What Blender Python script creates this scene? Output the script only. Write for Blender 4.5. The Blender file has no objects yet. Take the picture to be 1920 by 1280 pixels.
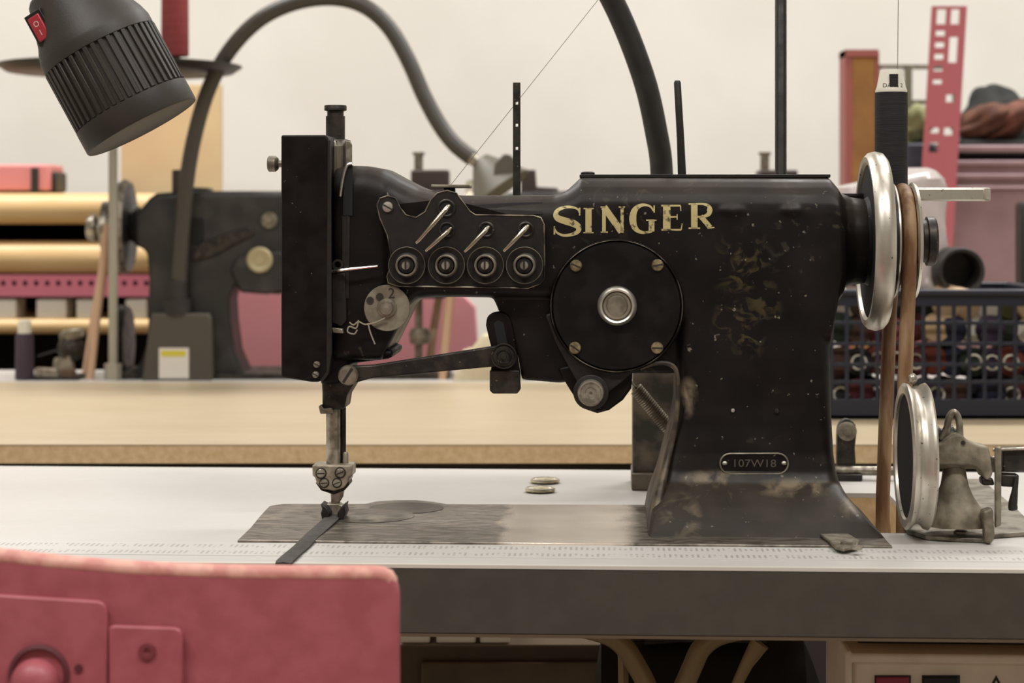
import bpy, bmesh, math, random
from mathutils import Vector, Matrix
from mathutils.bvhtree import BVHTree
random.seed(7)
C = bpy.context.scene
COL = C.collection
PI = math.pi
# ------------------------------------------------------------------ camera, world, light, exposure
F = 3732.0          # focal length in pixels of a 1920 px wide frame
ZC = 0.9973         # camera height
TZ = 0.76           # table height
cd = bpy.data.cameras.new('camera'); cam = bpy.data.objects.new('camera', cd); COL.objects.link(cam)
cam.location = (0, 0, ZC); cam.rotation_euler = (PI/2, 0, 0)
cd.sensor_width = 36; cd.lens = 36*F/1920; cd.shift_y = -0.125
cd.clip_start = 0.05; cd.clip_end = 50
cd.dof.use_dof = True; cd.dof.focus_distance = 1.50; cd.dof.aperture_fstop = 9.5
C.camera = cam
w = bpy.data.worlds.new('world'); C.world = w; w.use_nodes = True
w.node_tree.nodes['Background'].inputs[0].default_value = (0.9, 0.88, 0.82, 1)
w.node_tree.nodes['Background'].inputs[1].default_value = 0.35
def area(name, loc, sx, sy, power, col=(1, .985, .965), rot=(0, 0, 0)):
    l = bpy.data.lights.new(name, 'AREA'); l.shape = 'RECTANGLE'; l.size = sx; l.size_y = sy
    l.energy = power; l.color = col
    o = bpy.data.objects.new(name, l); COL.objects.link(o); o.location = loc; o.rotation_euler = rot
    return o
LIGHTS = [(-0.9, 0.2), (0.9, 0.2), (-0.9, 1.7), (0.9, 1.7), (-1.1, 2.95), (1.1, 2.95)]
LPOW = [24, 24, 5, 5, 30, 30]
for i, (x, y) in enumerate(LIGHTS):
    area('ceiling_lamp_light', (x, y, 2.60), 1.25, 0.22, LPOW[i])
C.view_settings.view_transform = 'Standard'; C.view_settings.look = 'None'
C.view_settings.gamma = 1; C.view_settings.use_curve_mapping = False
C.view_settings.exposure = 0.35
C.cycles.max_bounces = 8
try: C.cycles.use_denoising = True
except Exception: pass

# ------------------------------------------------------------------ frames
TH = math.radians(2.8); CT, ST = math.cos(TH), math.sin(TH)
OY = 1.4373
FM = Matrix.Translation((0, OY, 0)) @ Matrix.Rotation(-TH, 4, 'Z')
FW = Matrix.Identity(4)
def dist(s, d): return OY - s*ST + d*CT
def Q(px, py, d):                       # machine frame point seen at px,py lying in the upright plane at depth d
    a = (px-960)/F
    s = (a*(OY+d*CT) - d*ST)/(CT + a*ST)
    return Vector((s, d, ZC - (py-400)*dist(s, d)/F))
def G(px, py, z):                       # machine frame point on the level plane z
    D = (ZC-z)*F/(py-400); X = (px-960)/F*D; Y = D-OY
    return Vector((X*CT - Y*ST, X*ST + Y*CT, z))
def W(px, py, D): return Vector(((px-960)*D/F, D, ZC-(py-400)*D/F))
def GW(px, py, z):
    D = (ZC-z)*F/(py-400); return Vector(((px-960)/F*D, D, z))
def mp(n, D=1.5): return n*D/F          # n pixels at distance D in metres

# ------------------------------------------------------------------ materials
def lin(c): return tuple((v/255/12.92 if v/255 <= .04045 else ((v/255+.055)/1.055)**2.4) for v in c) + (1,)
_m = {}
def mat(name, col, rough=.5, metal=0., col2=None, scale=40., lo=.4, hi=.6, bump=0., bscale=200., coat=0., rough2=None,
        stretch=None, spec=.5, trans=0., alpha=1., speck=None, detail=4, emis=None):
    if name in _m: return _m[name]
    m = bpy.data.materials.new(name); m.use_nodes = True; _m[name] = m
    N, L = m.node_tree.nodes, m.node_tree.links
    b = N['Principled BSDF']
    b.inputs['Base Color'].default_value = lin(col)
    b.inputs['Roughness'].default_value = rough; b.inputs['Metallic'].default_value = metal
    b.inputs['Specular IOR Level'].default_value = spec; b.inputs['Coat Weight'].default_value = coat
    b.inputs['Transmission Weight'].default_value = trans; b.inputs['Alpha'].default_value = alpha
    if emis: b.inputs['Emission Color'].default_value = lin(col); b.inputs['Emission Strength'].default_value = emis
    tc = N.new('ShaderNodeTexCoord'); mpn = N.new('ShaderNodeMapping'); L.new(tc.outputs['Object'], mpn.inputs[0])
    if stretch: mpn.inputs['Scale'].default_value = stretch
    cur = None
    if col2 is not None or rough2 is not None:
        n = N.new('ShaderNodeTexNoise'); n.inputs['Scale'].default_value = scale; n.inputs['Detail'].default_value = detail
        L.new(mpn.outputs[0], n.inputs['Vector'])
        r = N.new('ShaderNodeMapRange'); r.inputs[1].default_value = lo; r.inputs[2].default_value = hi
        L.new(n.outputs[0], r.inputs[0])
        if col2 is not None:
            x = N.new('ShaderNodeMix'); x.data_type = 'RGBA'; x.inputs[6].default_value = lin(col); x.inputs[7].default_value = lin(col2)
            L.new(r.outputs[0], x.inputs[0]); L.new(x.outputs[2], b.inputs['Base Color']); cur = x.outputs[2]
        if rough2 is not None:
            y = N.new('ShaderNodeMapRange'); y.inputs[3].default_value = rough; y.inputs[4].default_value = rough2
            L.new(r.outputs[0], y.inputs[0]); L.new(y.outputs[0], b.inputs['Roughness'])
    if speck:                                # (colour, noise scale, threshold)
        n = N.new('ShaderNodeTexNoise'); n.inputs['Scale'].default_value = speck[1]; n.inputs['Detail'].default_value = 2
        L.new(tc.outputs['Object'], n.inputs['Vector'])
        r = N.new('ShaderNodeMapRange'); r.inputs[1].default_value = speck[2]; r.inputs[2].default_value = speck[2]+.03
        L.new(n.outputs[0], r.inputs[0])
        x = N.new('ShaderNodeMix'); x.data_type = 'RGBA'; x.inputs[7].default_value = lin(speck[0])
        if cur is not None: L.new(cur, x.inputs[6])
        else: x.inputs[6].default_value = lin(col)
        L.new(r.outputs[0], x.inputs[0]); L.new(x.outputs[2], b.inputs['Base Color'])
    if bump:
        n = N.new('ShaderNodeTexNoise'); n.inputs['Scale'].default_value = bscale; n.inputs['Detail'].default_value = 3
        L.new(mpn.outputs[0], n.inputs['Vector'])
        bp = N.new('ShaderNodeBump'); bp.inputs['Strength'].default_value = bump; bp.inputs['Distance'].default_value = .0008
        L.new(n.outputs[0], bp.inputs['Height']); L.new(bp.outputs[0], b.inputs['Normal'])
    return m
BLACK = mat('black_japan', (14, 8, 8), .42, 0, (22, 15, 14), 60, spec=.2, rough2=.55, speck=((120, 112, 98), 330, .74), bump=.15, bscale=90)
DARK = mat('dark_iron', (66, 60, 53), .42, .5, (40, 36, 32), 90, rough2=.55, speck=((120, 110, 95), 300, .7), bump=.2, bscale=150)
DARK2 = mat('blackened_steel', (40, 35, 31), .42, .2, (28, 23, 21), 120, rough2=.55, bump=.1)
STEEL = mat('worn_steel', (184, 177, 162), .3, .7, (132, 124, 110), 120, rough2=.42, bump=.1, bscale=300)
NICKEL = mat('worn_nickel', (216, 210, 198), .34, .9, (190, 183, 170), 50, .4, .7, rough2=.46, speck=((96, 86, 74), 260, .70))
DULL = mat('dull_grey_steel', (150, 141, 124), .42, .55, (112, 103, 88), 90, rough2=.6, bump=.2)
CASTG = mat('grimy_grey_casting', (150, 140, 120), .6, .15, (104, 94, 78), 60, rough2=.7, bump=.4, bscale=200)
BRASSY = mat('old_brass_screw', (170, 154, 118), .38, .6, (118, 104, 78), 200)
GUIDE = mat('guide_wire', (200, 192, 172), .25, 1)
LETTER = mat('worn_gold_decal', (196, 180, 128), .5, 0.1, (90, 80, 58), 260, .56, .66)
WHITE = mat('white_laminate', (200, 197, 192), .38, 0, (193, 189, 183), 12, rough2=.5, bump=.04)
EDGE = mat('grey_edge_band', (74, 69, 60), .6, 0, (69, 64, 55), 60, bump=.1)
WOODT = mat('pale_wood_laminate', (188, 172, 145), .42, 0, (178, 160, 130), 9, .3, .7, stretch=(1, 9, 9), detail=8)
WOODE = mat('wood_edge', (228, 200, 158), .5, 0, (206, 174, 128), 130, .3, .7, stretch=(1, 1, 1), detail=6)
RED = mat('pinkish_red_paint', (178, 96, 104), .45, 0, (168, 86, 94), 60, bump=.15, bscale=500)
REDL = mat('pale_red_edge', (226, 170, 154), .5, 0, (204, 136, 126), 80)
LEATHER = mat('leather_belt', (156, 126, 92), .6, 0, (112, 76, 48), 90, stretch=(1, 1, .2), bump=.3)
LEATHL = mat('pale_belt', (196, 160, 130), .6, 0)
PLASTD = mat('charcoal_plastic', (54, 48, 41), .5, 0, (48, 43, 37), 40, bump=.12, bscale=700)
RUBBER = mat('black_rubber', (44, 40, 36), .5, 0, (36, 32, 29), 60)
WALLM = mat('painted_wall', (231, 228, 220), .85, 0, (225, 221, 212), 3, bump=.1, bscale=60)
NAVY = mat('navy_plastic', (30, 32, 45), .4)
BG = mat('background_iron', (42, 40, 38), .42, .1, (62, 58, 54), 25, .45, .7, rough2=.6)

# ------------------------------------------------------------------ mesh builder
class MB:
    def __init__(s): s.v = []; s.f = []
    def add(s, vs, fs):
        o = len(s.v); s.v += [Vector(v) for v in vs]; s.f += [tuple(i+o for i in f) for f in fs]; return s
    def box(s, x0, x1, y0, y1, z0, z1):
        return s.add([(x, y, z) for z in (z0, z1) for y in (y0, y1) for x in (x0, x1)],
                     [(0, 2, 3, 1), (4, 5, 7, 6), (0, 1, 5, 4), (2, 6, 7, 3), (0, 4, 6, 2), (1, 3, 7, 5)])
    def prism(s, pts, off):                # pts: front loop, off: Vector to the back loop
        n = len(pts); off = Vector(off)
        return s.add(list(pts)+[Vector(p)+off for p in pts], [tuple(range(n)), tuple(range(2*n-1, n-1, -1))] +
                     [(i, (i+1) % n, (i+1) % n+n, i+n) for i in range(n)])
    def loft(s, secs, cap=True, closed=False):
        n = len(secs[0]); vs = [p for sec in secs for p in sec]; fs = []
        m = len(secs)
        for k in range(m if closed else m-1):
            for i in range(n):
                fs.append((k*n+i, k*n+(i+1) % n, ((k+1) % m)*n+(i+1) % n, ((k+1) % m)*n+i))
        if cap and not closed: fs += [tuple(range(n-1, -1, -1)), tuple((m-1)*n+i for i in range(n))]
        return s.add(vs, fs)
    def lathe(s, c, ax, prof, n=40, closed=False):     # prof: (distance along axis, radius)
        c = Vector(c); ax = Vector(ax).normalized()
        u = ax.orthogonal().normalized(); v = ax.cross(u)
        secs = [[c+ax*t+(u*math.cos(2*PI*i/n)+v*math.sin(2*PI*i/n))*max(r, 1e-5) for i in range(n)] for t, r in prof]
        return s.loft(secs, True, closed)
    def cyl(s, a, b, r, r2=None, n=20):
        a = Vector(a); b = Vector(b); return s.lathe(a, b-a, [(0, r), ((b-a).length, r if r2 is None else r2)], n)
    def tube(s, path, r, n=12, closed=False):
        path = [Vector(p) for p in path]; m = len(path); secs = []
        rs = r if isinstance(r, (list, tuple)) else [r]*m; prev = None
        for i, p in enumerate(path):
            if closed: t = path[(i+1) % m]-path[i-1]
            else: t = path[min(i+1, m-1)]-path[max(i-1, 0)]
            t.normalize()
            if prev is None: u = t.orthogonal().normalized()
            else: u = (prev-t*prev.dot(t)).normalized()
            prev = u; v = t.cross(u)
            secs.append([p+(u*math.cos(2*PI*k/n)+v*math.sin(2*PI*k/n))*rs[i] for k in range(n)])
        return s.loft(secs, True, closed)
    def sphere(s, c, rx, ry, rz, nu=20, nv=12):
        c = Vector(c); secs = []
        for j in range(nv+1):
            a = PI*j/nv; q = max(math.sin(a), 1e-4)
            secs.append([c+Vector((rx*q*math.cos(2*PI*i/nu), ry*q*math.sin(2*PI*i/nu), rz*math.cos(a))) for i in range(nu)])
        return s.loft(secs)
    def grid(s, O, U, V, Nn, us, vs, solid):         # slab with missing cells; U,V,Nn vectors, Nn = thickness
        O, U, V, Nn = map(Vector, (O, U, V, Nn)); nu, nv = len(us), len(vs); idx = {}
        P = lambda i, j, k: O+U*us[i]+V*vs[j]+Nn*k
        vv = []; ff = []
        def g(i, j, k):
            if (i, j, k) not in idx: idx[(i, j, k)] = len(vv); vv.append(P(i, j, k))
            return idx[(i, j, k)]
        for i in range(nu-1):
            for j in range(nv-1):
                if not solid(i, j): continue
                ff.append((g(i, j, 0), g(i+1, j, 0), g(i+1, j+1, 0), g(i, j+1, 0)))
                ff.append((g(i, j, 1), g(i, j+1, 1), g(i+1, j+1, 1), g(i+1, j, 1)))
                for di, dj, a, b in ((-1, 0, (i, j), (i, j+1)), (1, 0, (i+1, j), (i+1, j+1)), (0, -1, (i, j), (i+1, j)), (0, 1, (i, j+1), (i+1, j+1))):
                    I, J = i+di, j+dj
                    if not (0 <= I < nu-1 and 0 <= J < nv-1 and solid(I, J)):
                        ff.append((g(*a, 0), g(*b, 0), g(*b, 1), g(*a, 1)))
        return s.add(vv, ff)
    def build(s, name, m, parent=None, bevel=0., seg=2, angle=38, flat=False, fix=True):
        base = BASE.get(parent.name if parent else None, Vector((0, 0, 0)))
        me = bpy.data.meshes.new(name); me.from_pydata([v-base for v in s.v], [], s.f)
        if fix:
            bm = bmesh.new(); bm.from_mesh(me); bmesh.ops.recalc_face_normals(bm, faces=bm.faces); bm.to_mesh(me); bm.free()
        if not flat:
            me.shade_smooth(); me.set_sharp_from_angle(angle=math.radians(angle))
        me.materials.append(m)
        o = bpy.data.objects.new(name, me); COL.objects.link(o)
        if parent: o.parent = parent; BASE[o.name] = base
        if bevel:
            b = o.modifiers.new('bevel', 'BEVEL'); b.width = bevel; b.segments = seg; b.limit_method = 'ANGLE'; b.angle_limit = math.radians(35)
            b.harden_normals = False
        return o
BASE = {}
def thing(name, label, cat, base, frame=FM, group=None):
    o = bpy.data.objects.new(name, None); COL.objects.link(o); o.empty_display_size = .05
    o.matrix_world = frame @ Matrix.Translation(base)
    BASE[o.name] = Vector(base); o['label'] = label; o['category'] = cat
    if group: o['group'] = group
    return o
def solo(mb, name, m, label, cat, base, frame=FM, group=None, kind=None, **k):  # a thing that is one mesh
    b = Vector(base); mb.v = [v-b for v in mb.v]
    o = mb.build(name, m, None, **k); o.matrix_world = frame @ Matrix.Translation(b)
    BASE[o.name] = b; o['label'] = label; o['category'] = cat
    if group: o['group'] = group
    if kind: o['kind'] = kind
    return o
def copy_tree(o, off, parent=None):
    c = o.copy(); COL.objects.link(c)
    if parent is None: c.location = o.location+Vector(off)
    else: c.parent = parent
    for ch in list(o.children): copy_tree(ch, off, c)
    return c
def smooth(pts, k=3, closed=False):      # Catmull-Rom
    P = [Vector(p) for p in pts]; n = len(P); out = []
    rng = range(n if closed else n-1)
    for i in rng:
        if closed: a, b, c, d = P[i-1], P[i], P[(i+1) % n], P[(i+2) % n]
        else: a, b, c, d = P[max(i-1, 0)], P[i], P[i+1], P[min(i+2, n-1)]
        for j in range(k):
            t = j/k
            out.append(.5*((2*b)+(c-a)*t+(2*a-5*b+4*c-d)*t*t+(3*b-a-3*c+d)*t**3))
    if not closed: out.append(P[-1])
    return out
def poly(pts, d, sm=0, fn=Q):
    P = [fn(x, y, d) for x, y in pts]
    return smooth(P, sm, True) if sm else P
def plate(mb, pts, d, t, sm=0): return mb.prism(poly(pts, d, sm), (0, t, 0))
def text_mesh(txt, h):                   # flat letters as mesh data: verts in x,y
    cu = bpy.data.curves.new('t', 'FONT'); cu.body = txt; cu.size = h; cu.align_x = 'CENTER'; cu.align_y = 'CENTER'; cu.resolution_u = 3
    o = bpy.data.objects.new('t', cu); COL.objects.link(o)
    dg = bpy.context.evaluated_depsgraph_get(); me = bpy.data.meshes.new_from_object(o.evaluated_get(dg))
    vs = [v.co.copy() for v in me.vertices]; fs = [tuple(p.vertices) for p in me.polygons]
    bpy.data.objects.remove(o); bpy.data.curves.remove(cu); bpy.data.meshes.remove(me)
    return vs, fs
def put_text(mb, txt, h, c, sx=1.):      # on an upright plane facing -y
    vs, fs = text_mesh(txt, h); mb.add([(c[0]+v.x*sx, c[1], c[2]+v.y) for v in vs], fs)
def screw(parent, px, py, d, rpx, m=STEEL, ang=.5, name='screw', dome=.4, prot=.0022):
    c = Q(px, py, d); D = dist(c.x, d); r = rpx*D/F
    mb = MB(); mb.lathe(c, (0, -1, 0), [(-.001, r), (prot*.4, r), (prot*.85, r*.86), (prot, r*.5), (prot*1.02, 0)], 24)
    o = mb.build(name, m, parent)
    sl = MB(); dx = Vector((math.cos(ang), 0, math.sin(ang))); dz = Vector((-math.sin(ang), 0, math.cos(ang)))
    y = Vector((0, -prot*1.06, 0)); a = r*.84; b = r*.13
    sl.prism([c+y+dx*a+dz*b, c+y-dx*a+dz*b, c+y-dx*a-dz*b, c+y+dx*a-dz*b], (0, prot*.6, 0)); sl.build('screw_slot', RUBBER, o)
    return o

# ------------------------------------------------------------------ the room
def struct(name, mb, m, label, cat, **k):
    o = mb.build(name, m, None, **k); o['kind'] = 'structure'; o['label'] = label; o['category'] = cat; return o
FLOOR = mat('grey_brown_floor', (120, 110, 98), .5, 0, (104, 95, 84), 4)
CEIL = mat('ceiling_paint', (225, 220, 208), .9)
struct('floor', MB().box(-3.2, 3.2, -2.2, 4.2, -.05, 0), FLOOR, 'grey brown workshop floor under the tables', 'floor', flat=True)
struct('wall_back', MB().box(-3.2, 3.2, 4.2, 4.3, -.05, 2.7), WALLM, 'off-white painted wall behind the sewing machines', 'wall', flat=True)
struct('wall_left', MB().box(-3.3, -3.2, -2.2, 4.3, -.05, 2.7), WALLM, 'off-white side wall left of the room', 'wall', flat=True)
struct('wall_right', MB().box(3.2, 3.3, -2.2, 4.3, -.05, 2.7), WALLM, 'off-white side wall right of the room', 'wall', flat=True)
struct('wall_front', MB().box(-3.3, 3.3, -2.3, -2.2, -.05, 2.7), mat('front_wall_paint', (190, 184, 172), .9), 'wall behind the viewer', 'wall', flat=True)
struct('ceiling', MB().box(-3.3, 3.3, -2.3, 4.3, 2.7, 2.75), CEIL, 'off-white workshop ceiling', 'ceiling', flat=True)
for (x, y) in LIGHTS:
    t = thing('ceiling_lamp', 'long fluorescent ceiling lamp, '+{(-0.9, 0.2): 'front left', (0.9, 0.2): 'front right', (-0.9, 1.7): 'middle left', (0.9, 1.7): 'middle right', (-1.1, 2.95): 'left one nearest the back wall', (1.1, 2.95): 'right one nearest the back wall'}[(x, y)], 'lamp', (x, y, 2.7), FW, 'fluorescent ceiling lamps')
    MB().box(x-.65, x+.65, y-.13, y+.13, 2.63, 2.70).build('lamp_housing', CEIL, t)

# ------------------------------------------------------------------ white work table (machine frame)
f0 = G(740, 1058, TZ).y; bk = G(900, 879, TZ).y
hx0, hx1 = G(1572, 925, TZ).x, G(1690, 950, TZ).x; hy0, hy1 = .055, G(1600, 924, TZ).y
table = thing('sewing_table', 'white topped sewing table with dark grey front edge carrying the black sewing machine', 'table', (0, .15, 0))
XL, XR = -.75, .62
us = [XL, hx0, hx1, XR]; vs = [f0+.0012, hy0, hy1, bk]
MB().grid((0, 0, TZ-.004), (1, 0, 0), (0, 1, 0), (0, 0, .004), us, vs, lambda i, j: not (i == 1 and j == 1)).build('tabletop', WHITE, table)
MB().grid((0, 0, TZ-.0455), (1, 0, 0), (0, 1, 0), (0, 0, .0414), us, [f0+.003, hy0, hy1, bk-.001], lambda i, j: not (i == 1 and j == 1)).build('core_board', WOODE, table, flat=True)
MB().box(XL, XR, f0, f0+.003, TZ-.0465, TZ-.0022).build('edge_band', EDGE, table, bevel=.0008)
MB().box(XL, XR, f0-.0004, f0+.004, TZ-.0022, TZ+.0002).build('edge_trim', mat('edge_trim_white', (214, 208, 196), .4), table)
MB().box(XL, XR, f0-.0004, f0+.004, TZ-.0485, TZ-.0465).build('lower_edge_trim', mat('brown_trim', (96, 80, 62), .5), table)
for x in (XL+.06, XR-.06):
    for y in (f0+.06, bk-.05):
        MB().box(x-.02, x+.02, y-.02, y+.02, 0, TZ-.046).build('leg', DARK2, table, bevel=.002)
    MB().box(x-.018, x+.018, f0+.08, bk-.07, .12, .15).build('crossbar', DARK2, table)
# measuring tape printed along the front edge: tiny tick rows
tapem = mat('measuring_tape_print', (214, 208, 196), .45)
N, L = tapem.node_tree.nodes, tapem.node_tree.links
tcn = N.new('ShaderNodeTexCoord'); sp = N.new('ShaderNodeSeparateXYZ'); L.new(tcn.outputs['Object'], sp.inputs[0])
def mth(op, a, b=None, c=None):
    n = N.new('ShaderNodeMath'); n.operation = op
    for i, v in enumerate((a, b, c)):
        if v is None: continue
        if isinstance(v, (int, float)): n.inputs[i].default_value = v
        else: L.new(v, n.inputs[i])
    return n.outputs[0]
tick = mth('LESS_THAN', mth('FRACT', mth('MULTIPLY', sp.outputs[0], 260)), .45)
y0 = G(960, 1046, TZ).y-.15; y1 = G(960, 1022, TZ).y-.15
ty = mth('DIVIDE', mth('SUBTRACT', sp.outputs[1], y0), y1-y0)
r1 = mth('MULTIPLY', mth('GREATER_THAN', ty, .12), mth('LESS_THAN', ty, .34))
r2 = mth('MULTIPLY', mth('GREATER_THAN', ty, .62), mth('LESS_THAN', ty, .86))
nz = N.new('ShaderNodeTexNoise'); nz.inputs['Scale'].default_value = 160; L.new(tcn.outputs['Object'], nz.inputs['Vector'])
msk = mth('MULTIPLY', mth('MULTIPLY', mth('ADD', r1, r2), tick), mth('MULTIPLY', mth('GREATER_THAN', nz.outputs[0], .46), .5))
mx = N.new('ShaderNodeMix'); mx.data_type = 'RGBA'; mx.inputs[6].default_value = lin((200, 197, 192)); mx.inputs[7].default_value = lin((120, 112, 98))
L.new(msk, mx.inputs[0]); L.new(mx.outputs[2], N['Principled BSDF'].inputs['Base Color'])
MB().box(XL, XR, G(960, 1046, TZ).y, G(960, 1022, TZ).y, TZ+.0000, TZ+.0004).build('measuring_tape', tapem, table)

# ------------------------------------------------------------------ SEWING MACHINE
AD = .115                                # depth of the arm's centre line
BF, BB = .068, .160                      # front and back of the arm
mc = thing('sewing_machine', 'large old black cast iron industrial sewing machine with worn gold lettering', 'sewing machine', (0, .1, TZ))
def rr(x, y0, y1, z0, z1, rt, rb, n=6):  # rounded section in the y-z plane at x
    out = []
    for (cy, cz, a0, r) in ((y1-rt, z1-rt, 0, rt), (y0+rt, z1-rt, 90, rt), (y0+rb, z0+rb, 180, rb), (y1-rb, z0+rb, 270, rb)):
        for k in range(n+1):
            a = math.radians(a0+90*k/n); out.append(Vector((x, cy+r*math.cos(a), cz+r*math.sin(a))))
    return out
def rp(z, x0, x1, y0, y1, r, n=6):       # rounded section in the x-y plane at z
    out = []
    for (cx, cy, a0) in ((x1-r, y1-r, 0), (x0+r, y1-r, 90), (x0+r, y0+r, 180), (x1-r, y0+r, 270)):
        for k in range(n+1):
            a = math.radians(a0+90*k/n); out.append(Vector((cx+r*math.cos(a), cy+r*math.sin(a), z)))
    return out
body = MB()
arm = [(640, 311, 668, .02, .008, BF, BB), (700, 313, 668, .02, .008, BF-.002, BB), (728, 318, 668, .022, .008, BF-.002, BB), (742, 325, 640, .022, .008, BF, BB),
       (760, 335, 604, .024, .01, BF, BB), (776, 343, 570, .024, .01, BF, BB), (792, 351, 556, .024, .01, BF, BB), (820, 361, 553, .022, .01, BF, BB),
       (870, 367, 553, .02, .01, BF, BB), (1040, 366, 556, .02, .01, BF, BB), (1064, 358, 556, .02, .01, BF, BB), (1080, 343, 560, .024, .01, BF, BB),
       (1090, 333, 575, .026, .01, BF, BB), (1548, 333, 640, .028, .012, BF, BB), (1562, 352, 566, .02, .02, BF, BB), (1576, 372, 546, .024, .024, BF+.004, BB-.002)]
secs = []
for px, t, b, rt, rb, y0, y1 in arm:
    c = Q(px, t, AD); secs.append(rr(c.x, y0, y1, Q(px, b, AD).z, c.z, rt, rb))
body.loft(secs)
# web under the arm, to the left of the pillar
web = poly([(925, 540), (925, 560), (938, 590), (958, 630), (972, 672), (978, 712), (1050, 718), (1180, 700), (1290, 700), (1290, 540)], .075)
body.prism(web, (0, .07, 0))
pil = [(560, 1268, 1556, BF, BB), (640, 1268, 1558, BF, BB), (700, 1270, 1560, BF, BB), (760, 1268, 1561, BF, BB), (800, 1261, 1563, BF-.001, BB+.002), (850, 1248, 1566, BF-.003, BB+.004),
       (885, 1240, 1571, .062, BB+.006), (905, 1235, 1577, .058, BB+.008), (925, 1230, 1588, .048, BB+.01), (950, 1224, 1606, .036, BB+.012),
       (975, 1219, 1628, .026, BB+.013), (1000, 1216, 1652, .018, BB+.014), (1010, 1214, 1664, .014, BB+.014)]
secs = []
for py, l, r, y0, y1 in pil:
    a = Q(l, py, y0); b = Q(r, py, y0); secs.append(rp(a.z, a.x, b.x, y0, y1, .012 if py < 900 else .012-.008*(py-900)/110))
secs.append([Vector((p.x, p.y, TZ+.001)) for p in secs[-1]])
body.loft(secs)
bc = Q(1590, 452, AD)
body.lathe((Q(1540, 452, AD).x, AD, bc.z), (1, 0, 0), [(0, .036), (.016, .037), (.022, .034), (.034, .0325), (.040, .026)], 32)
for px, py, rx in ((1372, 396, .016), (1482, 396, .012)):
    c = Q(px, py, BF+.004); body.sphere(c, rx, .0058, .006)
ob = body.build('body_casting', BLACK, mc)
rm = ob.modifiers.new('r', 'REMESH'); rm.mode = 'VOXEL'; rm.voxel_size = .0014; rm.use_smooth_shade = True
sm = ob.modifiers.new('s', 'SMOOTH'); sm.factor = .5; sm.iterations = 7
bpy.context.view_layer.update()
dg = bpy.context.evaluated_depsgraph_get()
bme = bpy.data.meshes.new_from_object(ob.evaluated_get(dg)); ob.modifiers.clear(); ob.data = bme
bme.shade_smooth()
MBASE = BASE[mc.name]
tree = BVHTree.FromPolygons([v.co+MBASE for v in bme.vertices], [tuple(p.vertices) for p in bme.polygons])
def drape(p, lift=.0004, dflt=BF):
    h = tree.ray_cast(Vector((p.x, -.05, p.z)), Vector((0, 1, 0)))
    return Vector((p.x, (h[0].y if h[0] is not None else dflt)-lift, p.z))
# body paint: black japan, dust, worn gold flourishes on the pillar, rubbed edges
bm_ = bpy.data.materials.new('body_paint'); bm_.use_nodes = True
bme.materials.clear(); bme.materials.append(bm_)
N, L = bm_.node_tree.nodes, bm_.node_tree.links; B = N['Principled BSDF']
B.inputs['Specular IOR Level'].default_value = .26
tc = N.new('ShaderNodeTexCoord').outputs['Object']
def noise(scale, detail=4, dist_=0., vec=None):
    n = N.new('ShaderNodeTexNoise'); n.inputs['Scale'].default_value = scale; n.inputs['Detail'].default_value = detail; n.inputs['Distortion'].default_value = dist_
    L.new(vec or tc, n.inputs['Vector']); return n.outputs[0]
def ramp(v, a, b, c=0., d=1.):
    n = N.new('ShaderNodeMapRange'); n.inputs[1].default_value = a; n.inputs[2].default_value = b; n.inputs[3].default_value = c; n.inputs[4].default_value = d
    L.new(v, n.inputs[0]); return n.outputs[0]
def mixc(f, a, b):
    n = N.new('ShaderNodeMix'); n.data_type = 'RGBA'
    for i, v in ((6, a), (7, b)):
        if isinstance(v, tuple): n.inputs[i].default_value = lin(v)
        else: L.new(v, n.inputs[i])
    L.new(f, n.inputs[0]); return n.outputs[2]
def blob(px, py, r, d=BF, sx=1., sz=1.):
    c = Q(px, py, d)-MBASE; D = dist(c.x, d)
    mpn = N.new('ShaderNodeMapping'); mpn.vector_type = 'POINT'; k = F/D/r
    mpn.inputs['Scale'].default_value = (k*sx, k*.3, k*sz); mpn.inputs['Location'].default_value = (-c.x*k*sx, -c.y*k*.3, -c.z*k*sz)
    L.new(tc, mpn.inputs[0]); ln = N.new('ShaderNodeVectorMath'); ln.operation = 'LENGTH'; L.new(mpn.outputs[0], ln.inputs[0])
    return ramp(ln.outputs['Value'], 1., .3)
col = mixc(ramp(noise(35), .4, .65), (13, 8, 8), (24, 18, 15))
geo = N.new('ShaderNodeNewGeometry'); sn = N.new('ShaderNodeSeparateXYZ'); L.new(geo.outputs['Normal'], sn.inputs[0])
# gold flourish remnants
g = None
for a in ((1395, 500, 60, .9, .7), (1430, 565, 42, 1, .8), (1385, 600, 55, .9, 1), (1400, 640, 40, 1, 1)):
    bl = blob(a[0], a[1], a[2], BF, a[3], a[4])
    g = bl if g is None else mth('MAXIMUM', g, bl)
gm = mth('MULTIPLY', g, ramp(noise(85, 5, 1.6), .50, .62))
col = mixc(mth('MULTIPLY', gm, .3), col, (112, 98, 62))
chip = None
for a in ((1345, 900, 55, .7, 3.), (1490, 915, 55, .6, 3.), (1275, 965, 46, 1, 1), (1290, 1000, 40, .7, 2), (1290, 745, 30, 1.4, .7), (1600, 935, 40, 1, 1)):
    bl = blob(a[0], a[1], a[2], .05 if a[1] > 800 else BF, a[3], a[4])
    chip = bl if chip is None else mth('MAXIMUM', chip, bl)
col = mixc(mth('MULTIPLY', chip, ramp(noise(60, 6, .5), .45, .62)), col, (132, 118, 96))
speck = ramp(noise(210, 2), .71, .75)
col = mixc(mth('MULTIPLY', speck, .55), col, (150, 140, 120))
scr = ramp(noise(34, 8, 3.), .60, .66); scr2 = ramp(noise(9, 2), .5, .62)
col = mixc(mth('MULTIPLY', mth('MULTIPLY', scr, scr2), .5), col, (80, 72, 58))
pt = ramp(geo.outputs['Pointiness'], .525, .58)
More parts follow.
